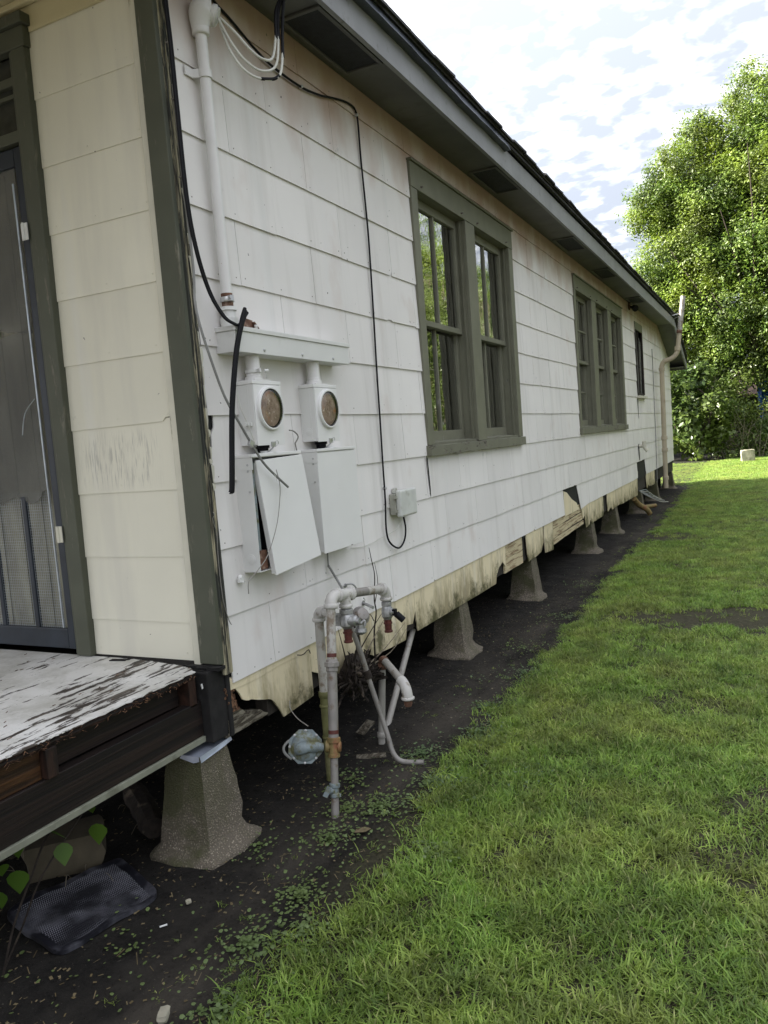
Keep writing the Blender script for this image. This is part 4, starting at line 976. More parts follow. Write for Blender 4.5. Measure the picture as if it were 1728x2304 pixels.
def meter(y0, y1, label, left_hub):
    t = thing('meter_box', (.05, (y0 + y1) / 2, 1.08), label, 'electric meter', 'electric meter sockets')
    D = .088; z0, z1 = .948, 1.198; cy = (y0 + y1) / 2 + .005; cz = 1.098
    MB().box(.004, D, y0, y1, z0, z1).build('box', M['greypaint'], t, bevel=.002)
    MB().box(.002, D + .004, y0 - .003, y1 + .003, z1 + .0005, z1 + .016).build('hood', M['coverpaint'], t, bevel=.002)
    MB().box(D + .0005, D + .004, y0 + .002, y1 - .001, z0 - .004, z1 - .001).build('cover', M['coverpaint'], t, bevel=.001)
    m = MB().lathe((D + .003, cy, cz), (1, 0, 0), [(0, .0925), (.012, .0925), (.016, .089), (.016, .083), (.004, .083)], 40); 
    m.f = m.f[:-2]; m.m = m.m[:-2]; m.build('ring', M['coverpaint'], t, smooth=40)
    MB().lathe((D + .004, cy, cz), (1, 0, 0), [(0, .0825), (.0015, .0825)], 40).build('dial_plate', M['dial'], t, smooth=40)
    g_ = MB().lathe((D + .006, cy, cz), (1, 0, 0), [(0, .0826), (.010, .0826), (.010, .0775), (0, .0775)], 40); g_.f = g_.f[:-2]; g_.m = g_.m[:-2]; g_.build('gasket', M['black'], t, smooth=40)
    m = MB()
    rr_ = random.Random(int(y0 * 100))
    for a_ in range(14): m.obox((D + .0058, cy + .021 * math.cos(a_ * .449), cz + .021 * math.sin(a_ * .449)), ((1, 0, 0), (0, 1, 0), (0, 0, 1)), (.0009, .0022, .0022))
    m.lathe((D + .0055, cy, cz), (1, 0, 0), [(0, .006), (.0018, .005)], 12)
    for dy, dz, a, b in ((-.028, .036, .016, .005), (.026, .034, .014, .012), (-.02, -.034, .026, .0025), (.030, -.036, .02, .0025), (-.05, .012, .008, .016), (.045, .0, .010, .008)):
        m.box(D + .0054, D + .0068, cy + dy - a / 2, cy + dy + a / 2, cz + dz - b / 2, cz + dz + b / 2)
    m.build('plate_embossing', M['dial'], t)
    pr = [(.004 + .0 * i, .0835) for i in range(1)]
    m = MB().lathe((D + .004, cy, cz), (1, 0, 0), [(.0065, .0825), (.014, .079), (.019, .068), (.021, .04), (.0215, .001)], 40)
    m.f = m.f[:-2]; m.m = m.m[:-2]; m.build('glass_disc', M['dome'], t, smooth=60)
    # side knockout
    for r_, d_ in ((.019, .0012), (.011, .0022)): MB().lathe((.046, y0 + .0005, z0 + .045), (0, -1, 0), [(0, r_), (d_, r_), (d_ + .0004, r_ - .002)], 22).build('knockout', M['greypaint'], t, smooth=40)
    MB().box(.062, .064, y0 - .0012, y0, z0, z1).build('side_seam', M['greypaint'], t)
    if left_hub: MB().box(.050, .076, y0 - .012, y0, z0 + .078, z0 + .094).lathe((.056, y0 - .012, z0 + .087), (0, -1, 0), [(0, .009), (.014, .009)], 10).build('side_lug', M['white'], t, smooth=40, bevel=.001)
    # latch and tag wire below, hub collar joining the panel
    m = MB().box(D + .004, D + .010, cy - .012, cy + .016, z0 - .012, z0 + .010); m.tube(spline([(D + .010, cy, z0 + .004), (D + .02, cy + .014, z0 + .012), (D + .014, cy + .026, z0 - .002), (D + .01, cy + .01, z0 - .012)]), .0014, 5); m.build('latch', M['zinc'], t)
    m = MB(); m.lathe((.046, cy - .01, z0 - .001), (0, 0, -1), [(0, .030), (.014, .030), (.015, .024), (.046, .024)], 16); m.build('bottom_hub', M['black'], t, smooth=40)
    m = MB().tube(spline([(D + .008, cy + .01, z0 - .002), (D + .004, cy - .008, z0 - .02), (.07, cy - .03, z0 - .040)]), .003, 6); m.build('bond_wire', M['castmetal'], t)
    # nipple up to the trough
    m = MB(); m.lathe((.050, cy - .035, 1.215), (0, 0, 1), [(0, .037), (.018, .037), (.020, .0315), (.030, .0315), (.031, .0295), (.106, .0295)], 24); m.box(.015, .09, cy - .085, cy + .03, 1.2145, 1.2185); m.build('conduit_nipple', M['conduit'], t, smooth=40)
    return t
tm = meter(.205, .410, 'left grey meter box with orange-stained glass dial below the wireway', True)
m = MB(); m.lathe((.050, .277, 1.248), (0, 0, 1), [(0, .031), (.001, .0345), (.013, .0345), (.014, .031)], 24)
m.obox((.082, .262, 1.2545), ((.55, .84, 0), (-.84, .55, 0), (0, 0, 1)), (.003, .032, .0075)); m.lathe((.098, .292, 1.255), (.5, .8, 0), [(0, .006), (.016, .006)], 8); m.tube(spline([(.098, .30, 1.25), (.095, .31, 1.235), (.085, .318, 1.225)]), .002, 5)
m.build('pipe_clamp', M['white'], tm, smooth=40)
meter(.690, .900, 'right grey meter box with clear brown dial below the wireway', False)
m = MB(); m.prism(ragged([(.885, .955), (.905, .985), (.898, 1.01), (.907, 1.03), (.892, 1.04)], .004, .01, rnd), lambda y, z: (.011, y, z), lambda y, z: (.0095, y, z))
tag(m.build('paint_scar', M['felt']), 'small torn dark paint scar on the siding right of the second meter', 'paint chip')

def panel(y0, y1, label, tilt):
    t = thing('breaker_panel', (.045, (y0 + y1) / 2, .66), label, 'electrical panel', 'electrical panels below the meters')
    D = .088; z0, z1 = .424, .898
    if tilt:
        b = MB(); b.box(.004, .008, y0, y1, z0, z1); b.box(.008, D, y0, y0 + .0025, z0, z1); b.box(.008, D, y1 - .0025, y1, z0, z1); b.box(.008, D, y0 + .0025, y1 - .0025, z0, z0 + .0025); b.box(.008, D, y0 + .0025, y1 - .0025, z1 - .0025, z1)
        b.build('box', M['greypaint'], t)
        MB().box(.010, .012, y0 + .003, y1 - .003, z0 + .003, z1 - .003).build('back_plate', M['castmetal'], t)
        MB().box(.012, .070, y0 + .10, y1 - .08, z0 + .08, z1 - .08).build('breaker_frame', M['black'], t, bevel=.003)
        MB().box(.012, .080, y0 + .006, y0 + .07, z0 + .006, z0 + .085).build('rusted_corner', M['rust'], t, bevel=.004)
        MB().box(.050, .0865, y0 + .0027, y0 + .020, z0 + .09, z1 - .02).build('inner_lining', M['bluemetal'], t)
        # cover hung by one hook, swung about 5 degrees and leaning out at the foot
        P = [(.150, .881), (.505, .895), (.585, .417), (.213, .392)]
        P = [(.168, .884), (.523, .894), (.590, .425), (.218, .400)]
        xo = lambda z: .094 + (.88 - z) * .035
        m = MB(); m.prism(P, lambda y, z: (xo(z) + .007, y, z), lambda y, z: (xo(z), y, z)); c = m.build('door_cover', M['coverpaint'], t, bevel=.0015)
        m = MB(); m.prism([(P[0][0] + .004, P[0][1] - .008), (P[0][0] + .008, P[0][1] - .008), (P[3][0] + .006, P[3][1] + .006), (P[3][0] + .002, P[3][1] + .006)], lambda y, z: (xo(z) - .0005, y, z), lambda y, z: (xo(z) - .018, y, z)); m.build('cover_flange', M['greypaint'], t)
        hz_ = .60
        em = MB()
        for i, zz in enumerate((.735, .728, .712)): em.prism([(.36, zz), (.40 - i * .006, zz + .001), (.40 - i * .006, zz + .0035), (.36, zz + .0025)], lambda y, z: (xo(z) + .0078, y, z), lambda y, z: (xo(z) + .006, y, z))
        em.build('embossed_mark', M['coverpaint'], t)
    else:
        MB().box(.004, D, y0, y1, z0, z1).build('box', M['greypaint'], t, bevel=.0015)
        MB().box(D + .0005, D + .006, y0 - .001, y1 + .004, z0 - .006, z1 - .006).build('door_cover', M['coverpaint'], t, bevel=.0015)
        em = MB()
        for i, zz in enumerate((.735, .728, .712)): em.box(D + .006, D + .0068, y0 + .18, y0 + .225 - i * .007, zz, zz + .0028)
        em.build('embossed_mark', M['coverpaint'], t)
        MB().box(D + .006, D + .0065, y0 + .255, y0 + .275, z0 - .005, z0 - .001).build('cover_catch', M['nail'], t)
    MB().box(.003, D + .010, y0 - .003, y1 + .003, z1 + .0005, z1 + .014).build('rain_hood', M['coverpaint'], t, bevel=.0015)
    m = MB(); m.prism([(.004, z1 - .001), (D + .008, z1 - .001), (D + .008, z1 - .05), (.030, z1 - .05), (.022, z1 - .036), (.004, z1 - .036)], lambda x, z: (x, y0 - .0018, z), lambda x, z: (x, y0 - .0002, z)); m.build('hinge_plate', M['greypaint'], t)
    for zz in (z1 - .030, z1 - .055, z1 - .14): MB().lathe((.070, y0 - .0018, zz), (0, -1, 0), [(0, .005), (.002, .004)], 10).build('screw', M['zinc'], t, smooth=40)
    for r_, d_ in ((.021, .0012), (.014, .0022)): MB().lathe((.046, y0 - .0002, z0 + .055), (0, -1, 0), [(0, r_), (d_, r_), (d_ + .0004, r_ - .002)], 24).build('knockout', M['greypaint'], t, smooth=40)
    m = MB().lathe((.05, (y0 + y1) / 2 - .02, z1 + .013), (0, 0, 1), [(0, .05), (.003, .05), (.004, .036), (.010, .036)], 16); m.build('top_hub', M['coverpaint'], t, smooth=40)
    return t
panel(.150, .520, 'left electrical panel with its cover hanging crooked and a rusty open edge', True)
panel(.665, 1.040, 'right electrical panel with its flat cover closed', False)

# ---- loose cables
def cable(name, P, r, mat, label, cat, k=8, n=8):
    o = MB().tube(spline(P, k), r, n).build(name, mat, None, smooth=60); return tag(o, label, cat)
t = thing('black_cable', (.05, 0, 1.46), 'thick black cable sagging from the corner to the wireway, then hanging past the left meter', 'cable')
for d in (0, .011):
    m = MB().tube(spline([(.045, -.062 + d, 2.86), (.045, -.061 + d, 2.586), (.047, -.058 + d, 2.442), (.05, -.060 + d, 2.221), (.052, -.057 + d, 1.888), (.055, -.033 + d, 1.698), (.062, .013 + d, 1.549), (.085, .055 + d, 1.459), (.105, .085 + d, 1.430), (.115, .115 + d, 1.425), (.118, .145 + d, 1.452), (.118, .158 + d, 1.487)]), .0052, 8); m.build('sagging_run', M['black'], t, smooth=60)
for d, e in ((0, 1.493), (.012, 1.478)):
    m = MB().tube(spline([(.12, .160 + d, e), (.12, .128 + d, 1.44), (.12, .073 + d, 1.321), (.12, .022 + d, 1.145), (.118, .000 + d, 1.021), (.116, -.030 + d, .80), (.112, -.036 + d, .772)]), .0075, 8); m.build('hanging_run', M['black'], t, smooth=60)
for zz in (2.44, 1.96, 2.24): MB().obox((.040, -.056, zz), ((1, 0, 0), (0, 1, 0), (0, 0, 1)), (.004, .012, .002)).build('staple', M['nail'], t)
t = thing('grey_cable', (.1, 0, 1.2), 'loose grey cable curving down across the left meter with a cut end', 'cable')
P = [(.034, -.046, 2.3), (.036, -.044, 1.95), (.05, -.05, 1.64), (.07, -.085, 1.50), (.09, -.092, 1.40), (.105, -.06, 1.262), (.112, -.01, 1.135), (.118, .07, 1.02), (.125, .138, .925), (.13, .20, .855), (.132, .34, .760)]
MB().tube(spline(P), .0050, 8).build('jacket', M['greycable'], t, smooth=60)
m = MB().obox((.122, .115, .955), ((0, 1, -.6), (0, .6, 1), (1, 0, 0)), (.014, .012, .006)); m.build('clip', M['zinc'], t, bevel=.001)
m = MB().tube(spline([(.125, .05, 1.16), (.13, .06, 1.09), (.13, .09, 1.04), (.128, .14, .94)]), .0016, 6).tube(spline([(.13, .175, .88), (.134, .24, .825), (.136, .255, .79)]), .0014, 6); m.build('stray_strand', M['wirewhite'], t)
m = MB().tube(spline([(.132, .262, .84), (.135, .275, .77), (.13, .265, .69), (.135, .22, .60), (.15, .12, .50), (.16, .03, .455), (.15, -.02, .42), (.14, -.015, .37)]), .0018, 6)
tag(m.build('thin_wire', M['wire'], None), 'thin dark wire dangling in front of the crooked panel cover', 'wire')
m = MB().tube(spline([(.03, .585, .945), (.04, .60, .975), (.035, .575, 1.0), (.03, .545, 1.006)]), .0032, 6).tube(spline([(.03, .585, .945), (.028, .60, .90)]), .003, 6)
tag(m.build('bare_wire_stub', M['wire'], None), 'short bent wire stub sticking up between the two meters', 'wire')
m = MB().tube(spline([(.018, .812, .41), (.02, .806, .34), (.022, .80, .335)]), .004, 6).tube(spline([(.024, .80, .338), (.05, .83, .26), (.10, .80, .21)]), .006, 8)
tag(m.build('panel_feed_cable', M['greycable'], None), 'grey feed cable running down from the right panel to the gas pipe', 'cable')
CW = [(.02, .20, 2.80), (.02, .274, 2.746), (.02, .391, 2.716), (.02, .549, 2.667), (.02, .688, 2.643), (.02, .923, 2.641), (.02, 1.10, 2.665), (.02, 1.196, 2.688), (.02, 1.348, 2.723), (.02, 1.45, 2.733), (.02, 1.495, 2.715), (.02, 1.510, 2.66), (.02, 1.513, 2.456), (.02, 1.533, 2.088), (.02, 1.525, 1.708), (.022, 1.505, 1.30), (.022, 1.500, 1.05), (.022, 1.492, .80), (.025, 1.482, .596), (.028, 1.46, .43), (.03, 1.49, .350), (.035, 1.59, .302), (.035, 1.675, .335), (.035, 1.705, .409), (.035, 1.675, .50)]
t = thing('phone_cable', (.02, 1.5, 1.5), 'long thin black cable stapled down the wall from the eave to the phone box', 'cable')
MB().tube(spline(CW, 6), .0055, 8).build('jacket', M['black'], t, smooth=60)
for p in ((.022, .925, 2.643), (.022, 1.50, 2.70), (.026, 1.49, .66)): MB().lathe((p[0] - .012, p[1], p[2]), (1, 0, 0), [(0, .009), (.018, .008), (.020, .004)], 8).build('clip', M['zinc'], t, smooth=40)
m = MB().tube(spline([(.014, 1.06, .385), (.016, 1.2, .372), (.02, 1.38, .385), (.03, 1.55, .405), (.03, 1.60, .415), (.035, 1.66, .46)]), .0018, 6)
tag(m.build('white_bell_wire', M['wirewhite'], None), 'fine whitish wire strung from the right panel to the phone box', 'wire')
# phone box
t = thing('phone_box', (.04, 1.66, .56), 'small weathered white phone junction box with rounded lid', 'junction box')
MB().box(.012, .052, 1.560, 1.800, .497, .618).build('base', M['phoneside'], t, bevel=.004)
MB().box(.053, .088, 1.556, 1.785, .482, .640).build('lid', M['phone'], t, bevel=.014, seg=4)
MB().box(.012, .03, 1.60, 1.64, .619, .650).build('mounting_ear', M['phone'], t, bevel=.004)
for zz in (.60, .52): MB().box(.045, .066, 1.549, 1.558, zz - .010, zz + .010).build('lid_hinge', M['phoneside'], t, bevel=.002)
m = MB()
for i in range(3): m.box(.0878, .0890, 1.63, 1.70, .600 + i * .007, .6025 + i * .007)
for i in range(4): m.box(.0878, .0890, 1.655, 1.69, .530 + i * .008, .5325 + i * .008)
m.build('embossed_lines', M['phone'], t)
MB().box(.080, .0885, 1.575, 1.765, .489, .494).build('lid_lip', M['phoneside'], t)
m = MB().lathe((.012, 1.815, .50), (1, .2, 0), [(0, .010), (.012, .012), (.02, .006)], 8); m.build('wall_anchor', M['white'], t)
m = MB(); m.prism(ragged([(1.845, .49), (1.89, .525), (1.94, .578), (1.93, .52), (1.915, .49), (1.895, .50), (1.875, .475)], .002, .02, rnd), lambda y, z: (.0126, y, z), lambda y, z: (.0108, y, z))
tag(m.build('caulk_patch', M['white'], None), 'irregular patch of whiter paint on the siding beside the phone box', 'paint patch')
m = MB().obox((.020, .100, .402), ((0, 1, 0), (1, 0, 0), (0, 0, 1)), (.014, .006, .010)).lathe((.012, .104, .412), (1, 0, .3), [(0, .010), (.010, .010), (.014, .005)], 10).tube(arc((.018, .09, .405), (.04, .10, .385), (.02, .12, .390)), .004, 6)
tag(m.build('cable_strap', M['white'], None, smooth=50), 'empty white cable clamp screwed to the wall below the left panel', 'clamp')
m = MB().tube(spline([(.034, -.04, .62), (.036, -.05, .50), (.036, -.045, .36), (.034, -.02, .27), (.03, .0, .24)]), .0016, 5).tube(spline([(.036, -.055, .70), (.05, -.065, .69), (.036, -.06, .67), (.034, -.04, .62)]), .0014, 5)
tag(m.build('stray_corner_wire', M['wire'], None), 'thin stray wire bent along the lower corner board', 'wire')

# ================================================================== GAS / WATER PIPING
def collar(m, p, d, r, L_=.022): m.lathe(Vector(p) - Vector(d).normalized() * L_ / 2, d, [(0, r), (.003, r * 1.12), (L_ - .003, r * 1.12), (L_, r)], 18)
gas = thing('gas_riser', (.30, .225, GZ), 'grey gas pipe riser with white elbows, twin valves and red plugs by the wall', 'gas pipe')
A0 = Vector((.300, .222, -.66)); A1 = Vector((.250, .412, .225))
def on(t_): return A0 + (A1 - A0) * t_
axd = (A1 - A0).normalized()
zt = lambda z: (z - A0.z) / (A1.z - A0.z)
MB().tube([on(zt(-.03)), on(zt(.225))], .0205, 18).build('upper_pipe', M['pipe'], gas, smooth=50)
MB().tube([on(zt(-.335)), on(zt(-.03))], .0215, 18).build('middle_pipe', M['pipegrey'], gas, smooth=50)
MB().tube([on(zt(-.70)), on(zt(-.38))], .0165, 18).build('lower_pipe', M['pipegrey'], gas, smooth=50)
m = MB(); pU = on(zt(-.018)); m.lathe(pU - axd * .028, axd, [(0, .0225), (.002, .027), (.020, .027), (.021, .034), (.040, .034), (.041, .028), (.052, .026), (.054, .021)], 8); m.build('union', M['pipegrey'], gas, smooth=30, bevel=.001)
for zz in (.015, -.075, -.30): MB().tube([on(zt(zz)), on(zt(zz + .016))], .0213 if zz > -.1 else .0222, 18).build('red_thread_band', M['redplug'], gas, smooth=50)
m = MB(); pT = on(zt(-.352)); m.lathe(pT - axd * .045, axd, [(0, .022), (.002, .026), (.014, .026), (.016, .0225), (.060, .0225), (.063, .029), (.082, .029), (.084, .024)], 18); sideD = -cr
m.lathe(pT - sideD * .032, sideD, [(0, .018), (.004, .024), (.012, .024), (.014, .018), (.05, .018), (.052, .025), (.066, .025)], 16); m.build('brass_tee', M['brass'], gas, smooth=40)
m = MB(); pC = on(zt(-.525)); m.lathe(pC - axd * .032, axd, [(0, .018), (.003, .022), (.016, .022), (.018, .018), (.04, .019), (.042, .023), (.058, .023), (.06, .018)], 14)
m.tube([pC - axd * 0, pC - cr * .022 - cf * .02, pC - cr * .038 - cf * .026], [.015, .013, .006], 10); m.obox(pC - cr * .030 - cf * .028, ((axd + cr * .5), axd.cross(cr), cr - axd * .5), (.022, .006, .011)); m.obox(pC + cr * .018 - axd * .022, (axd, axd.cross(cr), cr), (.006, .008, .008)); m.build('stop_cock', M['bluemetal'], gas, smooth=40, bevel=.0015)
# top elbow, tee and manifold
E0 = A1; B0 = Vector((.250, .475, .262)); Bd = (Vector((.268, .905, .205)) - B0); 
bd = Bd.normalized()
m = MB(); m.tube(arc(E0 + axd * .0, E0 + axd * .052, B0, 9), .0265, 18); collar(m, E0 + axd * .002, axd, .028); collar(m, B0, bd, .0285, .018); m.build('elbow', M['elbow'], gas, smooth=50)
m = MB(); T0 = B0 + bd * .065; m.tube([B0 + bd * .006, B0 + bd * .118], .0265, 18); collar(m, B0 + bd * .012, bd, .0285, .016); collar(m, B0 + bd * .112, bd, .0285, .016)
m.tube([T0, T0 - Vector((0, 0, .055))], .025, 18); collar(m, T0 - Vector((0, 0, .052)), (0, 0, 1), .0275, .016); m.build('tee_fitting', M['elbow'], gas, smooth=50)
MB().tube([B0 + bd * .12, B0 + bd * .26], .0205, 18).build('dark_pipe_run', M['pipegrey'], gas, smooth=50)
MB().tube([B0 + bd * .255, B0 + bd * .40], .0208, 18).build('pipe_run', M['pipe'], gas, smooth=50)
C0 = B0 + bd * .405
m = MB(); m.tube(arc(C0 - bd * .006, C0 + bd * .042, C0 + bd * .040 - Vector((0, 0, .048)), 9), .0262, 18); collar(m, C0, bd, .028, .016); collar(m, C0 + bd * .04 - Vector((0, 0, .050)), (0, 0, 1), .028, .016); m.build('elbow', M['elbow'], gas, smooth=50)
def valve(p, big):
    v = MB(); dn = Vector((0, 0, -1)); s = 1.18 if big else 1.0
    v.lathe(p, dn, [(0, .018), (.010, .018), (.011, .026 * s), (.030, .027 * s), (.031, .022 * s), (.045, .029 * s), (.085, .029 * s), (.090, .024 * s), (.10, .020)], 8 if not big else 14)
    d2 = (cr * .9 - cf * .45).normalized()
    q = p + dn * .062
    if big:
        v.lathe(q - d2 * .01, d2, [(0, .030), (.03, .030), (.04, .027), (.055, .024), (.062, .016), (.075, .014)], 16)
        v.obox(q - d2 * .038 , (d2, dn, d2.cross(dn)), (.022, .026, .018))
    else:
        v.lathe(q, d2, [(0, .02), (.030, .02), (.034, .014), (.040, .014)], 12)
    o = v.build('gas_valve', M['castmetal'], gas, smooth=35, bevel=.001)
    MB().lathe(p + dn * .098, dn, [(0, .019), (.016, .019), (.017, .0225), (.024, .0225), (.026, .018), (.055, .017), (.058, .021), (.066, .021)], 14).build('red_plug', M['redplug'], gas, smooth=40)
    return q, d2
q1, d1 = valve(T0 - Vector((0, 0, .056)), True)
q2, d2 = valve(C0 + bd * .040 - Vector((0, 0, .054)), False)
m = MB(); hp = q2 + d2 * .04; m.obox(hp, (d2, Vector((0, 0, 1)), d2.cross(Vector((0, 0, 1)))), (.010, .016, .012)); hd = (cr * .75 - cu * .65).normalized(); m.tube([hp + hd * .012, hp + hd * .060], .0165, 14); m.build('valve_handle', M['black'], gas, smooth=40, bevel=.001)
m = MB(); hook = q1 + d1 * .072; m.tube(arc(hook - cu * .01, hook + cr * .022 + cu * .018, hook + cr * .018 - cu * .022), .006, 8); m.build('hook', M['castmetal'], gas, smooth=40)
# pressure regulator with a mushroom cap behind the first valve
m = MB(); rg = q1 + cr * .060 + cf * .05 + cu * .012; ax3 = (cr * .35 - cf * .6 + cu * .35).normalized()
m.lathe(rg - ax3 * .03, ax3, [(0, .020), (.012, .036), (.026, .040), (.030, .044), (.036, .044), (.042, .036), (.060, .028), (.066, .012)], 22)
m.build('regulator_cap', M['pipegrey'], gas, smooth=40)
m = MB(); m.lathe(rg - cu * .025, -cu, [(0, .022), (.030, .022), (.032, .028), (.046, .030), (.052, .026), (.060, .012)], 16); m.build('regulator_vent', M['castmetal'], gas, smooth=40)
# octagonal diaphragm housing on the tee, facing the camera side
oc = pT + sideD * .122; nrm = Vector((.56, -.76, .30)).normalized(); ux = (cr - nrm * cr.dot(nrm)).normalized(); uy = nrm.cross(ux)
hs = part_empty('regulator_housing', gas, tuple(oc))
pl8 = [(math.cos(R(22.5 + 45 * i)) * .076, math.sin(R(22.5 + 45 * i)) * .076) for i in range(8)]
f8 = lambda d: (lambda a, b: tuple(oc + ux * a + uy * b + nrm * d))
MB().prism(pl8, f8(.006), f8(-.006)).build('flange', M['bluemetal'], hs, bevel=.002)
m = MB()
mh = M['bluemetal']; n_ = 28; V = []; prof = [(.006, .062), (.012, .058), (.018, .048), (.022, .034), (.023, .001)]
for d, r_ in prof:
    for j in range(n_):
        a = 2 * math.pi * j / n_; V.append(oc + ux * math.cos(a) * r_ + uy * math.sin(a) * r_ + nrm * d)
F = [(i * n_ + j, i * n_ + (j + 1) % n_, (i + 1) * n_ + (j + 1) % n_, (i + 1) * n_ + j) for i in range(len(prof) - 1) for j in range(n_)]
m.add(V, F); m.build('dome', mh, hs, smooth=60)
MB().tube(arc(oc - ux * .032 - uy * .030 + nrm * .022, oc - ux * .030 + uy * .012 + nrm * .044, oc + ux * .072 - uy * .004 + nrm * .016, 9), [.010, .020, .025, .027, .027, .027, .026, .025, .023, .020], 16).build('inlet_bulge', mh, hs, smooth=60)
for i in range(8):
    a = R(45 * i); p = oc + ux * math.cos(a) * .066 + uy * math.sin(a) * .066
    MB().lathe(p + nrm * .0062, nrm, [(0, .006), (.005, .006), (.006, .003)], 6).build('bolt', M['castmetal'], hs)
MB().tube(arc(oc - ux * .06 + uy * .03, oc - ux * .125 - uy * .01, oc - ux * .055 - uy * .05, 8), .006, 8).build('vent_loop', M['greycable'], hs, smooth=60)
# back riser joined behind
m = MB(); b1 = Vector((.118, .520, .135)); m.tube([b1, (.112, .525, -.11)], .0215, 16); m.tube([(.112, .525, -.11), (.108, .53, -.20)], .0222, 16)
m.build('back_pipe', M['pipe'], gas, smooth=50)
m = MB(); m.tube(arc(b1, b1 + Vector((.002, -.003, .050)), (.165, .50, .178), 8), .0262, 16); collar(m, b1 + Vector((0, 0, .004)), (0, 0, 1), .028, .018); m.tube([(.160, .502, .177), (.235, .445, .185)], .020, 12); m.build('elbow', M['elbow'], gas, smooth=50)
m = MB(); m.tube([(.108, .53, -.20), (.105, .534, -.64)], .0235, 16); collar(m, (.108, .53, -.215), (0, 0, 1), .025, .03); collar(m, (.1065, .532, -.27), (0, 0, 1), .0245, .014); collar(m, (.106, .534, -.42), (0, 0, 1), .0245, .016); m.build('mossy_lower_pipe', M['greenpipe'], gas, smooth=50)

m = MB().tube(spline([(.012, .385, -.205), (.03, .36, -.235), (.09, .32, -.258), (.17, .275, -.268)]), .0022, 6)
tag(m.build('wall_wire', M['wire'], None), 'thin wire from a nail in the cream skirt to the octagonal regulator', 'wire')
# grey conduit from the valve through the roots to the ground
t = thing('leaning_conduit', (.34, .79, GZ), 'thin grey conduit leaning through the dead roots down to the lawn edge', 'conduit')
MB().tube(spline([(.16, .735, .05), (.185, .775, -.10), (.205, .79, -.22), (.24, .80, -.36), (.285, .79, -.50), (.315, .775, -.575), (.36, .78, -.612), (.46, .80, -.612)]), .0125, 12).build('conduit', M['pipegrey'], t, smooth=60)
MB().tube([(.196, .785, -.175), (.205, .79, -.215)], .019, 10).build('clamp_knuckle', M['root'], t, smooth=40)
# stub drain with an elbow pointing outward
t = thing('drain_stub', (.13, 1.02, GZ), 'white upright pipe stub with a side arm ending in a downturned elbow', 'drain pipe')
S0 = Vector((.135, 1.0, -.64)); S1 = Vector((.150, 1.05, -.205))
MB().tube([S0, S1], .0185, 14).build('upright', M['pvc'], t, smooth=50)
m = MB(); collar(m, S0 + (S1 - S0) * .12, S1 - S0, .021, .03); m.build('base_collar', M['pvc'], t, smooth=40)
K1 = Vector((.330, .905, -.262))
m = MB(); m.tube(arc(S1 - Vector((0, 0, .03)), S1 + Vector((.002, 0, .02)), S1 + (K1 - S1) * .16 + Vector((0, 0, .012)), 6), .0225, 14); collar(m, S1 + Vector((0, 0, -.028)), (0, 0, 1), .025, .03); m.build('top_elbow', M['rust'], t, smooth=50)
MB().tube([S1 + (K1 - S1) * .10 + Vector((0, 0, .014)), K1], .0195, 14).build('arm', M['pvc'], t, smooth=50)
kd = (K1 - S1).normalized()
m = MB(); m.tube(arc(K1 - kd * .02, K1 + kd * .045, K1 + kd * .045 - Vector((0, 0, .062)), 8), .0265, 16); collar(m, K1 + kd * .045 - Vector((0, 0, .058)), (0, 0, 1), .030, .014); m.build('end_elbow', M['elbow'], t, smooth=50)
MB().lathe(K1 + kd * .045 - Vector((0, 0, .064)), (0, 0, -1), [(0, .021), (.024, .021), (.025, .018), (.034, .017)], 12).build('rusty_plug', M['rust'], t, smooth=40)
m = MB().tube([(.055, 1.225, -.64), (-.050, 1.88, -.262)], .0185, 12)
tag(m.build('slanted_pipe', M['pvc'], None, smooth=50), 'bare grey pipe slanting up from the soil to behind the skirt', 'pipe')
m = MB().tube([(.012, 1.15, .073), (.095, 1.10, .062)], .008, 10).lathe((.011, 1.15, .073), (1, 0, 0), [(0, .016), (.004, .016), (.005, .010)], 6)
m.tube(arc((.03, 1.14, .09), (.03, 1.12, .115), (.02, 1.14, .10)), .002, 5)
tag(m.build('pipe_bracket', M['castmetal'], None, smooth=40), 'small metal stud fixed in the wall beside the second gas valve', 'bracket')
m = MB().tube(arc((.012, .975, .205), (.05, .99, .225), (.05, 1.02, .175), 8), .0045, 8).lathe((.011, .972, .203), (1, 0, 0), [(0, .012), (.004, .010)], 8)
tag(m.build('wall_hook', M['castmetal'], None, smooth=40), 'small bent hook in the wall above the gas pipe run', 'hook')

# ---- dead roots, twigs and vine stems
rb = random.Random(4)
t = thing('dead_root_clump', (.06, .88, -.28), 'tangled clump of dead brown roots and stems under the gas valves', 'root clump')
m = MB(); c0 = Vector((.055, .90, -.26))
for i in range(190):
    a = rb.uniform(0, 6.28); u = rb.uniform(-1, 1)
    st = c0 + Vector((rb.uniform(-.03, .05), rb.uniform(-.08, .08), rb.uniform(-.06, .05)))
    dd = Vector((rb.uniform(-.2, .8), rb.uniform(-.8, .9), rb.uniform(-.25, 1.2))).normalized()
    L_ = rb.uniform(.03, .14); mid = st + dd * L_ * .5 + Vector((rb.uniform(-.02, .02), rb.uniform(-.03, .03), rb.uniform(-.02, .02)))
    m.tube(spline([st, mid, st + dd * L_], 3), [rb.uniform(.003, .009)] * 6 + [.0012], 5)
tag(m.build('roots', M['root'], t, smooth=60), kind='stuff')
m = MB(); n_ = 16; V = []
for i in range(9):
    ph = math.pi * i / 8
    for j in range(n_):
        a = 2 * math.pi * j / n_; r_ = 1 + .35 * mnoise.noise(Vector((math.cos(a) * 2, math.sin(a) * 2, i * .7)))
        V.append(c0 + Vector((.055 * math.sin(ph) * math.cos(a) * r_, .085 * math.sin(ph) * math.sin(a) * r_, -.10 * math.cos(ph) * r_ + .02)))
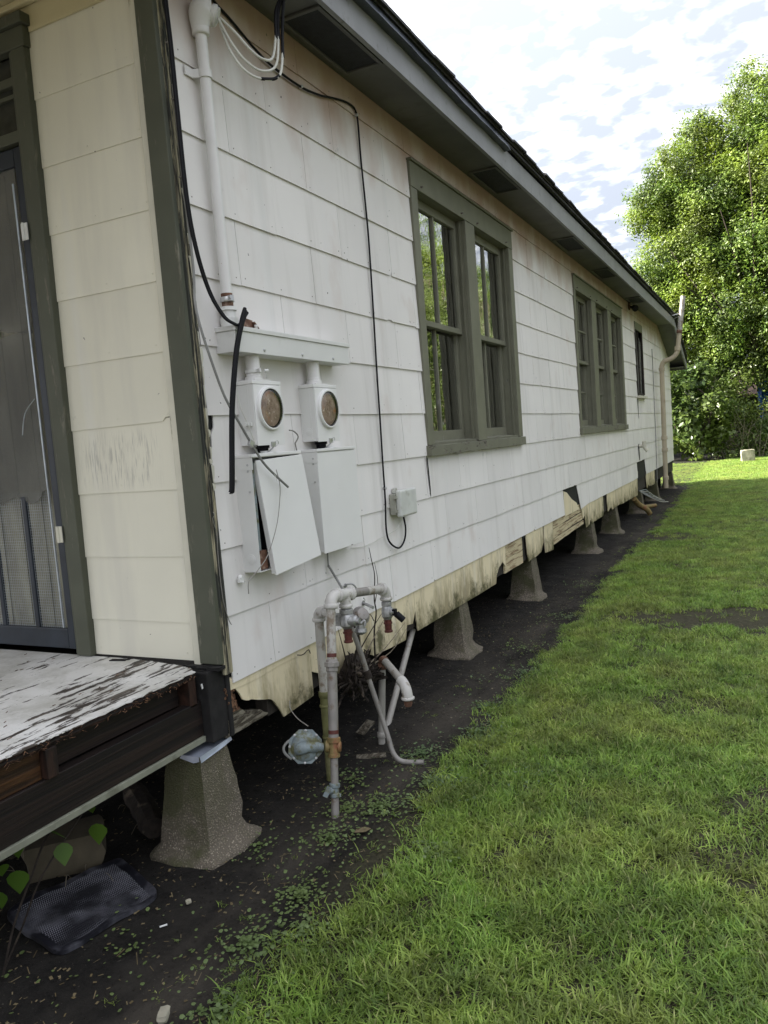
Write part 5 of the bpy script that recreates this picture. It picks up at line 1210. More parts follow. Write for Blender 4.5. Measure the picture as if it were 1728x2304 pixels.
F = [(i * n_ + j, i * n_ + (j + 1) % n_, (i + 1) * n_ + (j + 1) % n_, (i + 1) * n_ + j) for i in range(8) for j in range(n_)]
m.add(V, F).build('root_ball', M['root'], t, smooth=60)
for P in ([(.06, .95, -.22), (.08, 1.12, -.10), (.10, 1.30, .02)], [(.07, .97, -.24), (.12, 1.15, -.17), (.13, 1.40, -.09)], [(.06, .92, -.2), (.05, 1.0, -.05), (.06, 1.03, .05)],
          [(.06, .85, -.2), (.07, .80, -.08), (.06, .78, .03)], [(.05, 1.0, -.25), (.10, 1.25, -.22), (.09, 1.50, -.15)], [(.05, .93, -.18), (.09, 1.03, -.07), (.13, 1.16, .04)]):
    MB().tube(spline(P, 4), [.005, .0045, .004, .0035, .003, .0025, .002, .0015, .001][:9], 6).build('branch', M['twig'] if P[-1][1] > 1.25 else M['root'], t, smooth=60)
t = thing('climbing_stem', (.03, 1.2, -.2), 'bare dark vine stem climbing the wall beside the right gas valve', 'vine')
for P, r_ in (([(.03, 1.20, -.25), (.03, 1.215, -.10), (.035, 1.245, .0), (.035, 1.235, .08), (.03, 1.27, .20), (.03, 1.245, .30), (.03, 1.23, .36)], .0055), ([(.034, 1.24, .05), (.036, 1.29, .16), (.03, 1.28, .27)], .003), ([(.03, 1.22, -.04), (.04, 1.16, .01), (.05, 1.05, .03)], .003)):
    pts = spline(P, 5); MB().tube(pts, [r_ * (1 - .75 * i / len(pts)) for i in range(len(pts))], 6).build('stem', M['root'], t, smooth=60)
m = MB().tube(spline([(.02, .575, -.04), (.06, .50, .0), (.12, .36, .02), (.15, .27, .045)], 4), .0022, 5)
tag(m.build('twig', M['root'], None), 'single dark twig poking out left of the gas risers', 'twig')

# ---- vent stack near the far corner
t = thing('vent_stack', (.13, 14.0, -.4), 'tan plumbing stack climbing the far end of the wall past the eave', 'vent pipe')
MB().tube([(.11, 14.0, -.42), (.128, 14.0, 1.93)], .046, 16).build('lower_pipe', M['castiron'], t, smooth=50)
m = MB(); m.tube(arc((.128, 14.0, 1.93), (.13, 14.0, 2.09), (.25, 14.0, 2.10), 8), .048, 16); collar(m, (.128, 14, 1.93), (0, 0, 1), .052, .07); m.tube(arc((.24, 14.0, 2.10), (.40, 14.0, 2.12), (.437, 14.0, 2.27), 8), .046, 16); collar(m, (.437, 14.0, 2.30), (.1, 0, 1), .052, .08); m.build('offset_bend', M['castiron'], t, smooth=50)
MB().tube([(.437, 14.0, 2.28), (.485, 14.0, 2.62)], .044, 16).build('upper_pipe', M['castiron'], t, smooth=50)
MB().tube([(.485, 14.0, 2.60), (.578, 14.0, 3.29)], .046, 16).build('top_pipe', M['pipe'], t, smooth=50)
m = MB(); collar(m, (.485, 14, 2.62), (.13, 0, 1), .050, .06); m.build('rust_joint', M['rust'], t, smooth=50)
for zz in (-.22, .34, .58): 
    m = MB(); collar(m, (.112 + .0077 * (zz + .4), 14.0, zz), (0, 0, 1), .052, .075); m.build('hub', M['castiron'], t, smooth=40)
m = MB(); m.tube([(.36, 13.9, 2.93), (.545, 14.0, 2.97)], .006, 5); m.tube([(.36, 14.1, 2.88), (.545, 14.03, 2.94)], .006, 5); m.build('tie_wire', M['zinc'], t)
MB().tube([(.030, 13.35, -.25), (.030, 13.42, .7), (.032, 13.42, 2.3)], .008, 6).build('side_line', M['greycable'], t)
# spigot
t = thing('wall_spigot', (.02, 11.33, .5), 'cream plastic faucet stub sticking from the wall above the far hole', 'faucet')
MB().tube([(.005, 11.30, .52), (.10, 11.30, .525)], .026, 12).build('stub', M['white_trim'], t, smooth=50)
m = MB().tube([(.10, 11.30, .50), (.10, 11.30, .60)], .034, 12).tube([(.09, 11.3, .52), (.15, 11.3, .43)], .030, 12); m.build('tee', M['white_trim'], t, smooth=50)
m = MB().prism(ragged([(11.24, .56), (11.28, .30), (11.35, .27), (11.33, .45), (11.33, .56)], .006, .05, rnd), lambda y, z: (.014, y, z), lambda y, z: (.0125, y, z))
tag(m.build('siding_crack', M['felt'], None), 'dark crack in the siding running down from the faucet stub', 'crack')
m = MB().prism(ragged([(11.39, 1.33), (11.46, 1.32), (11.45, .99), (11.43, .99)], .004, .05, rnd), lambda y, z: (.0135, y, z), lambda y, z: (.012, y, z))
tag(m.build('siding_crack', M['felt'], None), 'dark crack in the siding below the small bathroom window', 'crack')
m = MB().prism(ragged([(2.150, .80), (2.166, .80), (2.180, .60), (2.176, .545), (2.168, .56)], .0015, .03, rnd), lambda y, z: (.0135, y, z), lambda y, z: (.012, y, z))
tag(m.build('siding_crack', M['felt'], None), 'thin black crack below the left corner of the near window sill', 'crack')
# flood light
t = thing('flood_light', (.03, 10.9, 2.79), 'small broken black flood light fixed under the eave past the triple window', 'light fixture')
MB().lathe((.012, 10.9, 2.80), (1, 0, 0), [(0, .06), (.02, .06), (.025, .03)], 14).build('base', M['rust'], t, smooth=40)
m = MB().tube([(.03, 10.9, 2.79), (.10, 10.82, 2.76)], .016, 8).lathe((.09, 10.83, 2.765), (.6, -.7, -.4), [(0, .02), (.02, .045), (.08, .052), (.085, .04)], 12).lathe((.07, 10.92, 2.76), (.7, .5, .1), [(0, .02), (.02, .04), (.07, .048), (.075, .035)], 12); m.build('lamp_heads', M['black'], t, smooth=40)
# debris hanging below the far hole
t = thing('torn_wiring', (-.02, 11.5, -.3), 'torn pale wires and a crooked drain branch hanging under the far hole', 'wires')
for i in range(6):
    a = Vector((.02, 11.1 + i * .1, -.22 - .02 * i)); m = MB().tube(spline([a, a + Vector((.08 + .03 * i, .2, -.03 * i)), a + Vector((.12 + .04 * i, .35 + .05 * i, -.10 - .02 * i))], 4), .006, 5); m.build('wire', M['wirewhite'] if i % 2 else M['alum'], t)
m = MB().tube(spline([(.0, 10.6, -.30), (.05, 10.7, -.40), (.16, 10.8, -.50), (.20, 10.85, -.58)], 4), .045, 10).tube([(.10, 10.75, -.46), (.22, 11.4, -.50)], .035, 10); m.build('drain_branch', M['brass'], t, smooth=50)

# ================================================================== THINGS ON THE GROUND
# rubber mat
t = thing('rubber_mat', (-.24, -.62, -.6), 'black rubber doormat with honeycomb surface lying on the soil under the porch edge', 'doormat')
cn = [Vector((-.444, -.797, 0)), Vector((-.070, -.888, 0)), Vector((-.000, -.500, 0)), Vector((-.345, -.352, 0))]
def mp_(u, v, h=0):
    p = cn[0] * (1 - u) * (1 - v) + cn[1] * (1 - u) * v + cn[2] * u * v + cn[3] * u * (1 - v)
    # u along the long side, v across
    zz = gz(p.x, p.y) + .012 + .014 * max(0, math.sin(u * 3.0 + .4)) * (1 - v) + .010 * mnoise.noise(Vector((u * 3, v * 2, 0)))
    return Vector((p.x, p.y, zz + h))
NU, NV = 44, 26; V = []; F = []
def rc(u, v):                                     # rounded corners
    c = .12; uu, vv = u, v
    for (a, b) in ((0, 0), (0, 1), (1, 0), (1, 1)):
        du, dv = abs(u - a) / (c * .9), abs(v - b) / c
        if du < 1 and dv < 1:
            d = math.hypot(1 - du, 1 - dv)
            if d > 1: uu = a + (1 if a == 0 else -1) * (1 - (1 - du) / d) * c * .9; vv = b + (1 if b == 0 else -1) * (1 - (1 - dv) / d) * c
    return uu, vv
for s_ in (0, 1):
    for j in range(NV + 1):
        for i in range(NU + 1):
            u, v = rc(i / NU, j / NV); e = min(i, NU - i, (j) * NU / NV, (NV - j) * NU / NV) / NU
            rim = .006 if e < .045 else 0.0
            V.append(mp_(u, v, (-.008 if s_ == 0 else rim)))
q = (NU + 1) * (NV + 1)
for j in range(NV):
    for i in range(NU):
        a = j * (NU + 1) + i; F.append((a, a + 1, a + NU + 2, a + NU + 1)); F.append((q + a, q + a + NU + 1, q + a + NU + 2, q + a + 1))
def rimf(l):
    for a, b in zip(l[:-1], l[1:]): F.append((a, q + a, q + b, b))
rimf(list(range(NU + 1))); rimf([NV * (NU + 1) + i for i in range(NU, -1, -1)]); rimf([j * (NU + 1) for j in range(NV, -1, -1)]); rimf([j * (NU + 1) + NU for j in range(NV + 1)])
MB().add(V, F).build('mat_sheet', M['mat'], t, smooth=50)
m = MB(); pit = 0; rm = random.Random(2)
for j in range(30):
    for i in range(54):
        u, v = .07 + .86 * (i + (.5 if j % 2 else 0)) / 54, .08 + .84 * j / 29
        p = mp_(u, v, .001); r_ = .0030
        m.add([p + Vector((math.cos(a) * r_, math.sin(a) * r_, -.0005)) for a in (0, 2.09, 4.19)] + [p + Vector((0, 0, .0034))], [(0, 1, 3), (1, 2, 3), (2, 0, 3)])
tag(m.build('rubber_nubs', M['nubs'], t, recalc=False), kind='stuff')
# rock and brick-like stones
def rock(name, c, s, mat, label, cat, seed=0, group=None, boxy=.5):
    b = bmesh.new(); bmesh.ops.create_cube(b, size=2); bmesh.ops.subdivide_edges(b, edges=b.edges[:], cuts=3, use_grid_fill=True)
    for v in b.verts:
        n_ = v.co.normalized(); v.co = v.co * boxy + n_ * (1 - boxy) * 1.25
        v.co *= 1 + .16 * mnoise.noise(v.co * 1.3 + Vector((seed, 0, 0)))
        v.co = Vector((v.co.x * s[0], v.co.y * s[1], v.co.z * s[2]))
    me = bpy.data.meshes.new(name); b.to_mesh(me); b.free(); me.materials.append(mat); me.shade_smooth(); me.set_sharp_from_angle(angle=R(28))
    o = bpy.data.objects.new(name, me); COL.objects.link(o); o.location = c; o.rotation_euler = (0, 0, seed); return tag(o, label, cat, group)
rock('rock', (-.53, -.44, -.565), (.10, .14, .075), M['rock'], 'brown flat-sided rock in the shade under the porch behind the vine', 'rock', 2.4, boxy=.75)
rock('rock', (-.50, -.93, -.60), (.03, .04, .03), M['rock'], 'small round brown stone at the left end of the rubber mat', 'rock', 1.1)
rock('pebble', (.434, -.969, GZ + .012), (.014, .024, .012), M['stone'], 'whitish oblong pebble in the grass at the bottom edge', 'stone', .5)
rock('pebble', (.125, -.500, GZ + .004), (.009, .008, .006), M['stone'], 'tiny pale pebble on the soil before the corner pier', 'stone', .9)
rock('stone_block', (1.36, 25.6, -.45), (.20, .13, .22), M['stone'], 'square pale stone block standing at the back edge of the lawn', 'stone', .15, boxy=.9)
# log
t = thing('log', (-.4, -.1, -.58), 'split rotten log lying in the shade left of the corner pier', 'log')
m = MB(); pts = [(-.62, .02, -.555), (-.45, -.09, -.56), (-.30, -.20, -.565)]; m.tube(spline(pts, 5), [.05, .052, .055, .05, .054, .056, .05, .053, .055, .05, .045], 9); m.build('bark', M['root'], t, smooth=30)
m = MB().obox((.15, .85, gz(.15, .85) + .006), ((1, .55, 0), (-.55, 1, 0), (0, 0, 1)), (.075, .022, .005))
tag(m.build('wood_scrap', M['graywood'], None, bevel=.001), 'flat grey board scrap on the soil below the gas riser', 'board')
m = MB().obox((.02, 1.05, -.575), ((.3, 1, .5), (-1, .3, 0), (0, -.5, 1)), (.05, .03, .003))
tag(m.build('wood_scrap', M['graywood'], None), 'small pale board chip leaning under the house behind the gas riser', 'board')
# leafy vine under the porch
t = thing('leafy_vine', (-.12, -.95, GZ), 'young vine with bright green heart-shaped leaves growing under the porch beam', 'vine')
MB().tube(spline([(-.16, -1.02, -.62), (-.13, -.98, -.46), (-.12, -.90, -.33), (-.12, -.84, -.25), (-.12, -.75, -.20)], 5), .0035, 6).build('stem', M['root'], t, smooth=60)
MB().tube(spline([(-.20, -.98, -.62), (-.16, -.93, -.5), (-.12, -.87, -.36), (-.11, -.70, -.235)], 5), .003, 6).build('stem', M['root'], t, smooth=60)
lf2 = [(0, 0), (.30, .12), (.50, .38), (.48, .62), (.30, .88), (0, 1.25), (-.30, .88), (-.48, .62), (-.50, .38), (-.30, .12)]
def leafmesh():
    V = [(x, .06 * abs(x) * 2 - .05 * y * y, -y) for x, y in lf2] + [(0, -.02, -.5)]
    n = len(lf2); F = [(i, (i + 1) % n, n) for i in range(n)]
    me = bpy.data.meshes.new('leaf'); me.from_pydata(V, [], F); me.materials.append(M['vineleaf']); me.shade_smooth(); return me
lm = leafmesh()
for p, s, rz, rx in (((-.09, -.665, -.285), .062, .5, .1), ((-.10, -.80, -.285), .058, .9, -.3), ((-.10, -.972, -.285), .064, .7, .15), ((-.09, -.845, -.225), .05, -.3, .9), ((-.10, -.690, -.205), .045, .2, .6), ((-.12, -1.0, -.255), .04, 1.2, .5), ((-.13, -1.02, -.33), .05, .3, .2), ((-.16, -.9, -.24), .05, 1.6, .4)):
    o = bpy.data.objects.new('leaf', lm); COL.objects.link(o); o.parent = t; o.location = Vector(p) - wloc(t); o.scale = (s, s, s); o.rotation_euler = (rx, 0, rz)

# ================================================================== SCATTER: grass, weeds, litter
src = bpy.data.collections.new('tuft_sources')
rg_ = np.random.default_rng(11)
def tuft(name, nb, hmin, hmax, w, spread, seed):
    r = random.Random(seed); V = []; F = []
    for i in range(nb):
        a = r.uniform(0, 6.28); ox, oy = r.gauss(0, spread), r.gauss(0, spread); h = r.uniform(hmin, hmax); lean = r.uniform(.25, 1.5); ww = w * r.uniform(.7, 1.2)
        dx, dy = math.cos(a), math.sin(a); px, py = -dy * ww / 2, dx * ww / 2; b = len(V)
        for k_, t_ in enumerate((0, .4, .75)):
            q_ = t_ * h; x_ = ox + dx * q_ * lean * (.35 + t_ * .75); y_ = oy + dy * q_ * lean * (.35 + t_ * .75); z_ = q_ * (1 - .33 * lean * t_) ; s_ = (1, .85, .55)[k_]
            V += [(x_ - px * s_, y_ - py * s_, z_), (x_ + px * s_, y_ + py * s_, z_)]
        V.append((ox + dx * h * lean * 1.05, oy + dy * h * lean * 1.05, h * (1 - .38 * lean)))
        F += [(b, b + 1, b + 3, b + 2), (b + 2, b + 3, b + 5, b + 4), (b + 4, b + 5, b + 6)]
    me = bpy.data.meshes.new(name); me.from_pydata(V, [], F); me.materials.append(M['grass']); me.shade_smooth()
    o = bpy.data.objects.new(name, me); src.objects.link(o); return o
for i in range(8): tuft('grass_tuft', 15, .018, .048, .0052, .021, 100 + i)
def gn_instancer(name, pts, rotz, tilt, scl, idx, coll, label, ground_parent=None):
    me = bpy.data.meshes.new(name); n = len(pts); me.vertices.add(n); me.vertices.foreach_set('co', np.asarray(pts, dtype=np.float32).ravel())
    ra = me.attributes.new('rot', 'FLOAT_VECTOR', 'POINT'); rv = np.zeros((n, 3), np.float32); rv[:, 0] = tilt; rv[:, 2] = rotz; ra.data.foreach_set('vector', rv.ravel())
    me.attributes.new('scl', 'FLOAT', 'POINT').data.foreach_set('value', np.asarray(scl, np.float32))
    me.attributes.new('idx', 'INT', 'POINT').data.foreach_set('value', np.asarray(idx, np.int32)); me.update()
    o = bpy.data.objects.new(name, me); COL.objects.link(o)
    ng = bpy.data.node_groups.new(name + '_nodes', 'GeometryNodeTree')
    ng.interface.new_socket('Geometry', in_out='INPUT', socket_type='NodeSocketGeometry'); ng.interface.new_socket('Geometry', in_out='OUTPUT', socket_type='NodeSocketGeometry')
    N = ng.nodes; L_ = ng.links; gi = N.new('NodeGroupInput'); go = N.new('NodeGroupOutput')
    ci = N.new('GeometryNodeCollectionInfo'); ci.inputs[0].default_value = coll; ci.inputs['Separate Children'].default_value = True; ci.inputs['Reset Children'].default_value = True
    ip = N.new('GeometryNodeInstanceOnPoints'); ip.inputs['Pick Instance'].default_value = True
    def na(nm, ty):
        a = N.new('GeometryNodeInputNamedAttribute'); a.data_type = ty; a.inputs['Name'].default_value = nm; return a.outputs['Attribute']
    er = N.new('FunctionNodeEulerToRotation'); L_.new(na('rot', 'FLOAT_VECTOR'), er.inputs[0])
    L_.new(gi.outputs[0], ip.inputs['Points']); L_.new(ci.outputs[0], ip.inputs['Instance']); L_.new(er.outputs[0], ip.inputs['Rotation']); L_.new(na('scl', 'FLOAT'), ip.inputs['Scale']); L_.new(na('idx', 'INT'), ip.inputs['Instance Index'])
    L_.new(ip.outputs[0], go.inputs[0]); mod = o.modifiers.new('instances', 'NODES'); mod.node_group = ng
    return tag(o, label, 'grass', kind='stuff')
edx = [-3, -1.2, -.83, -.35, .02, .69, 1.0, 1.52, 2.08, 3.2, 4.2, 5.6, 8.35, 10.5, 12.4, 15.4, 30]
edv = [.72, .58, .54, .56, .56, .46, .54, .48, .50, .50, .49, .44, .38, .42, .33, .28, .0]
def place(n, x0, x1, y0, y1, ps):
    X = rg_.uniform(x0, x1, n); Y = rg_.uniform(y0, y1, n); return X, Y
pts = []; 
zones = [(.2, 2.6, -1.8, 3, 1750), (.2, 2.6, 3, 8, 1300), (.0, 2.8, 8, 17, 620), (-9.0, 4, 17, 27.2, 150), (2.6, 5.5, -3, 17, 110), (-2.0, 2.4, 17, 27.2, 330)]
for (x0, x1, y0, y1, dens) in zones:
    n = int((x1 - x0) * (y1 - y0) * dens); X = rg_.uniform(x0, x1, n); Y = rg_.uniform(y0, y1, n)
    E = np.interp(Y, edx, edv)
    for x, y, e in zip(X, Y, E):
        nn = mnoise.noise(Vector((x * 2.2, y * 2.2, 0))) * .22 + mnoise.noise(Vector((x * 8, y * 8, 4))) * .10
        if y < 17: 
            d = x - e + nn * .8 + .02
            pr = min(1, max(0, d / .16)) if d > 0 else (.035 if d > -.45 else 0)
            if mnoise.noise(Vector((x * 1.3 + 5, y * 1.3, 9))) > .38: pr *= .35
            b_ = ((x - 1.65 + .2 * nn) / 1.0) ** 2 + ((y - 3.85 + nn) / .36) ** 2
            if b_ < 1: pr *= .04 + .3 * b_ * b_
            b2 = ((x - .65) / .45) ** 2 + ((y - 8.4) / .5) ** 2
            if b2 < 1: pr *= .25
            if y < 5 and mnoise.noise(Vector((x * 5 + 1, y * 5, 2))) > .32: pr *= .5
        else: pr = 1.0 if y < 26.6 else .4
        if rg_.random() < pr: pts.append((x, y, gz(x, y) - .004))
n = len(pts); P_ = np.array(pts)
sc_ = rg_.uniform(.65, 1.25, n) * np.where(P_[:, 1] > 17, 1.5, 1.0) * np.where(P_[:, 0] - np.interp(P_[:, 1], edx, edv) < .0, .5, 1.0) * np.where(P_[:, 0] - np.interp(P_[:, 1], edx, edv) < .12, .8, 1.0)
gn_instancer('lawn_grass', pts, rg_.uniform(0, 6.28, n), rg_.normal(0, .12, n), sc_, rg_.integers(0, 8, n), src, 'short green lawn grass with yellowish patches beside the house')
# round-leaved weeds along the soil edge
m = MB(); rw = random.Random(31)
def disc(m, p, r_, tx, ty, n=7):
    V = [(p[0], p[1], p[2] + .001)]
    for i in range(n):
        a = 6.283 * i / n + .2; rr_ = r_ * (1 if i else .7); V.append((p[0] + math.cos(a) * rr_, p[1] + math.sin(a) * rr_, p[2] + math.cos(a) * rr_ * tx + math.sin(a) * rr_ * ty))
    m.add(V, [(0, i + 1, (i + 1) % n + 1) for i in range(n)])
patches = [(.47, -.62, .16, 260), (.60, -.50, .14, 200), (.47, -.33, .13, 220), (.56, -.9, .16, 180), (.38, .05, .16, 240), (.45, .35, .20, 420), (.60, .62, .18, 380), (.40, .92, .15, 260), (.62, 1.2, .16, 260), (.50, 1.6, .16, 150), (.52, 2.3, .25, 220), (.35, 2.9, .2, 120), (.20, .55, .22, 120), (.15, -.1, .2, 90), (.12, -.75, .25, 60), (.45, 3.8, .3, 160), (.80, .05, .2, 140), (.95, .8, .3, 160), (-.2, -1.05, .3, 60), (.3, 5.2, .3, 90), (.30, .3, .12, 90)]
for cx, cy_, rad, cnt in patches:
    for i in range(cnt):
        a = rw.uniform(0, 6.283); d = rad * abs(rw.gauss(0, .6)); x, y = cx + math.cos(a) * d, cy_ + math.sin(a) * d
        if x < .03 and y > -.45: continue
        h = rw.uniform(.004, .024); disc(m, (x, y, gz(x, y) + h), rw.uniform(.0035, .0085), rw.uniform(-.35, .35), rw.uniform(-.35, .35))
for i in range(130):
    y = rw.uniform(-1.3, 9); x = rw.uniform(.0, float(np.interp(y, edx, edv)) + .1)
    disc(m, (x, y, gz(x, y) + rw.uniform(.002, .012)), rw.uniform(.003, .007), rw.uniform(-.4, .4), rw.uniform(-.4, .4), 6)
tag(m.build('ground_weeds', M['clover'], None, recalc=False), 'small round-leaved weeds spreading over the soil at the lawn edge', 'weeds', kind='stuff')
m = MB()
for i in range(9000):
    y = rw.uniform(-1.4, 6) if i < 7500 else rw.uniform(6, 12); x = rw.uniform(-.7, float(np.interp(y, edx, edv)) + .25); q_ = rw.uniform(.0015, .0055) * (1.6 if rw.random() < .06 else 1); z = gz(x, y)
    a = rw.uniform(0, 6.28); V = [(x + math.cos(a + k_ * 1.57) * q_ * rw.uniform(.7, 1.3), y + math.sin(a + k_ * 1.57) * q_ * rw.uniform(.7, 1.3), z + rw.uniform(-.001, .002)) for k_ in range(4)] + [(x + rw.uniform(-.3, .3) * q_, y, z + q_ * 1.1)]
    m.add(V, [(0, 1, 4), (1, 2, 4), (2, 3, 4), (3, 0, 4)])
tag(m.build('soil_crumbs', M['ground'], None, recalc=False), 'dark crumbs of soil along the wall', 'soil', kind='stuff')
# litter: straw, leaf bits, crumbs
m = MB()
for i in range(5200):
    if i < 4200: y = rw.uniform(-1.5, 5.5); x = rw.uniform(-.9, float(np.interp(y, edx, edv)) + .15)
    else: y = rw.uniform(-1.5, 4); x = rw.uniform(.6, 2.2)
    if x < -.5 and y > 2: continue
    z = gz(x, y) + rw.uniform(.001, .006); a = rw.uniform(0, 3.14); L_ = rw.uniform(.004, .024) * (1 if rw.random() < .2 else .4); w_ = rw.uniform(.0008, .0022)
    if rw.random() < .35: L_ = rw.uniform(.003, .007); w_ = L_ * .7
    dx_, dy_ = math.cos(a), math.sin(a); tz = rw.uniform(-.2, .3)
    m.add([(x - dx_ * L_ - dy_ * w_, y - dy_ * L_ + dx_ * w_, z - tz * L_), (x - dx_ * L_ + dy_ * w_, y - dy_ * L_ - dx_ * w_, z - tz * L_), (x + dx_ * L_ + dy_ * w_, y + dy_ * L_ - dx_ * w_, z + tz * L_), (x + dx_ * L_ - dy_ * w_, y + dy_ * L_ + dx_ * w_, z + tz * L_)], [(0, 1, 2, 3)])
tag(m.build('ground_litter', M['debris'], None, recalc=False), 'scattered straw bits, crumbs and dead leaf scraps on the soil', 'litter', kind='stuff')
m = MB()
for i in range(26):
    x, y = rw.uniform(-.9, -.12), rw.uniform(-.7, .0); a = rw.uniform(0, 6.28); L_ = rw.uniform(.03, .12)
    p = Vector((x, y, gz(x, y) + .012)); m.tube(spline([p, p + Vector((math.cos(a) * L_ * .5, math.sin(a) * L_ * .5, rw.uniform(.0, .03))), p + Vector((math.cos(a) * L_, math.sin(a) * L_, .0))], 3), .0012, 4)
tag(m.build('dry_stalks', M['twig'], None), 'thin dry stalks lying in the shade beside the corner pier', 'stalks', kind='stuff')
m = MB(); m.prism([(.05, .0), (.09, .02), (.10, .05), (.07, .055), (.045, .03)], lambda x, y: (.42 + x, .08 + y, gz(.5, .12) + .016), lambda x, y: (.42 + x, .08 + y, gz(.5, .12) + .014))
tag(m.build('dead_leaf', M['debris'], None), 'single fallen grey-green leaf on the soil right of the gas pipe foot', 'leaf')
m = MB().tube([(.112, -.632, gz(.112, -.632) + .006), (.128, -.613, gz(.13, -.6) + .008)], .003, 6)
tag(m.build('white_butt', M['white'], None), 'tiny white stub lying on the soil between the mat and the lawn', 'litter')
# pine straw on the deck
m = MB()
for i in range(60):
    x, y = rw.uniform(-1.6, -.08), rw.uniform(-1.2, -.12); a = rw.uniform(1.0, 2.2); L_ = rw.uniform(.006, .07 if i < 12 else .02)
    m.tube([(x, y, DZ + .002), (x + math.cos(a) * L_, y + math.sin(a) * L_, DZ + .0025)], .0012, 4)
tag(m.build('porch_litter', M['brokenwood'], None), 'brown needles and twig bits scattered on the peeling porch floor', 'litter', kind='stuff')

# ================================================================== TREES
def leaf_cloud(name, blobs, count, size, mat, parent, seed, aspect=.42, sub=1.0, shell=.55, keep=None):
    r = np.random.default_rng(seed)
    B = np.array(blobs, dtype=float); vol = B[:, 3] ** 2; pr = vol / vol.sum()
    # twig clumps on the blobs
    nc = max(20, int(count / 60)); bi = r.choice(len(B), nc, p=pr)
    d = r.normal(size=(nc, 3)); d /= np.linalg.norm(d, axis=1)[:, None]
    rad = B[bi, 3] * (shell + (1.05 - shell) * r.random(nc) ** .6)
    C = B[bi, :3] + d * rad[:, None] * np.array([1, 1, .9])
    cs = r.uniform(.22, .62, nc) * sub
    li = r.integers(0, nc, count)
    o = r.normal(size=(count, 3)); o /= np.linalg.norm(o, axis=1)[:, None]; o *= (r.random(count) ** .45)[:, None]
    Pp = C[li] + o * cs[li][:, None]
    if keep is not None:
        k_ = keep(Pp); Pp = Pp[k_]; li = li[k_]; o = o[k_]
    n = len(Pp)
    nrm_ = o * .5 + d[li] * .4 + r.normal(size=(n, 3)) * .45 + np.array([0, 0, .45]); nrm_ /= np.linalg.norm(nrm_, axis=1)[:, None]
    u = np.cross(nrm_, r.normal(size=(n, 3))); u /= np.linalg.norm(u, axis=1)[:, None]; v = np.cross(nrm_, u)
    s = size * r.uniform(.6, 1.25, n)
    a_ = Pp - u * s[:, None]; c_ = Pp + u * s[:, None]; b_ = Pp + v * (s * aspect)[:, None] - nrm_ * (s * .12)[:, None]; e_ = Pp - v * (s * aspect)[:, None] - nrm_ * (s * .12)[:, None]
    Vv = np.stack([a_, b_, c_, e_], 1).reshape(-1, 3).astype(np.float32)
    off = wloc(parent) if parent is not None else Vector((0, 0, 0)); Vv -= np.array(off, dtype=np.float32)
    idx = np.arange(n, dtype=np.int32) * 4
    F = np.stack([idx, idx + 1, idx + 2, idx, idx + 2, idx + 3], 1).reshape(-1)
    me = bpy.data.meshes.new(name); me.vertices.add(n * 4); me.vertices.foreach_set('co', Vv.ravel()); me.loops.add(len(F)); me.loops.foreach_set('vertex_index', F)
    me.polygons.add(n * 2); me.polygons.foreach_set('loop_start', np.arange(0, n * 6, 3, dtype=np.int32)); me.polygons.foreach_set('loop_total', np.full(n * 2, 3, np.int32))
    me.update(calc_edges=True); me.materials.append(mat)
    ob = bpy.data.objects.new(name, me); COL.objects.link(ob); ob.parent = parent
    return ob
def limbs(t, base, tips, r0, mat=None, seed=0):
    r = random.Random(seed)
    for i, tp in enumerate(tips):
        a = Vector(base); b = Vector(tp); mid = (a + b) / 2 + Vector((r.uniform(-.6, .6), r.uniform(-.4, .4), r.uniform(.2, .9)))
        pts_ = spline([a, mid, b], 6); MB().tube(pts_, [r0 * (1 - .85 * k_ / len(pts_)) for k_ in range(len(pts_))], 8).build('limb', mat or M['bark'], t, smooth=60)
t = thing('large_tree', (3.4, 34.0, GZ), 'large dense evergreen tree with sunlit yellow-green crown rising behind the house', 'tree')
pts_ = spline([(3.4, 34, GZ - .1), (3.3, 34, 1.5), (3.0, 34, 3.5), (2.8, 33.8, 6)], 5)
MB().tube(pts_, [.55 - .30 * i / len(pts_) for i in range(len(pts_))], 12).build('trunk', M['bark'], t, smooth=60)
limbs(t, (1.6, 31.2, 3.2), [(-.9, 30.6, 6.2), (.6, 30.3, 8.6), (2.0, 29.9, 8.4), (.2, 30.2, 5.6), (1.6, 29.7, 10.6), (-1.6, 31.1, 8.2)], .055, seed=21)
limbs(t, (2.8, 33.8, 4.5), [(-1.2, 32.5, 7.8), (-.6, 32.5, 10.8), (1.5, 33, 12), (4, 33.5, 12.5), (.4, 32, 6.2), (6.5, 34, 9)], .26, seed=3)
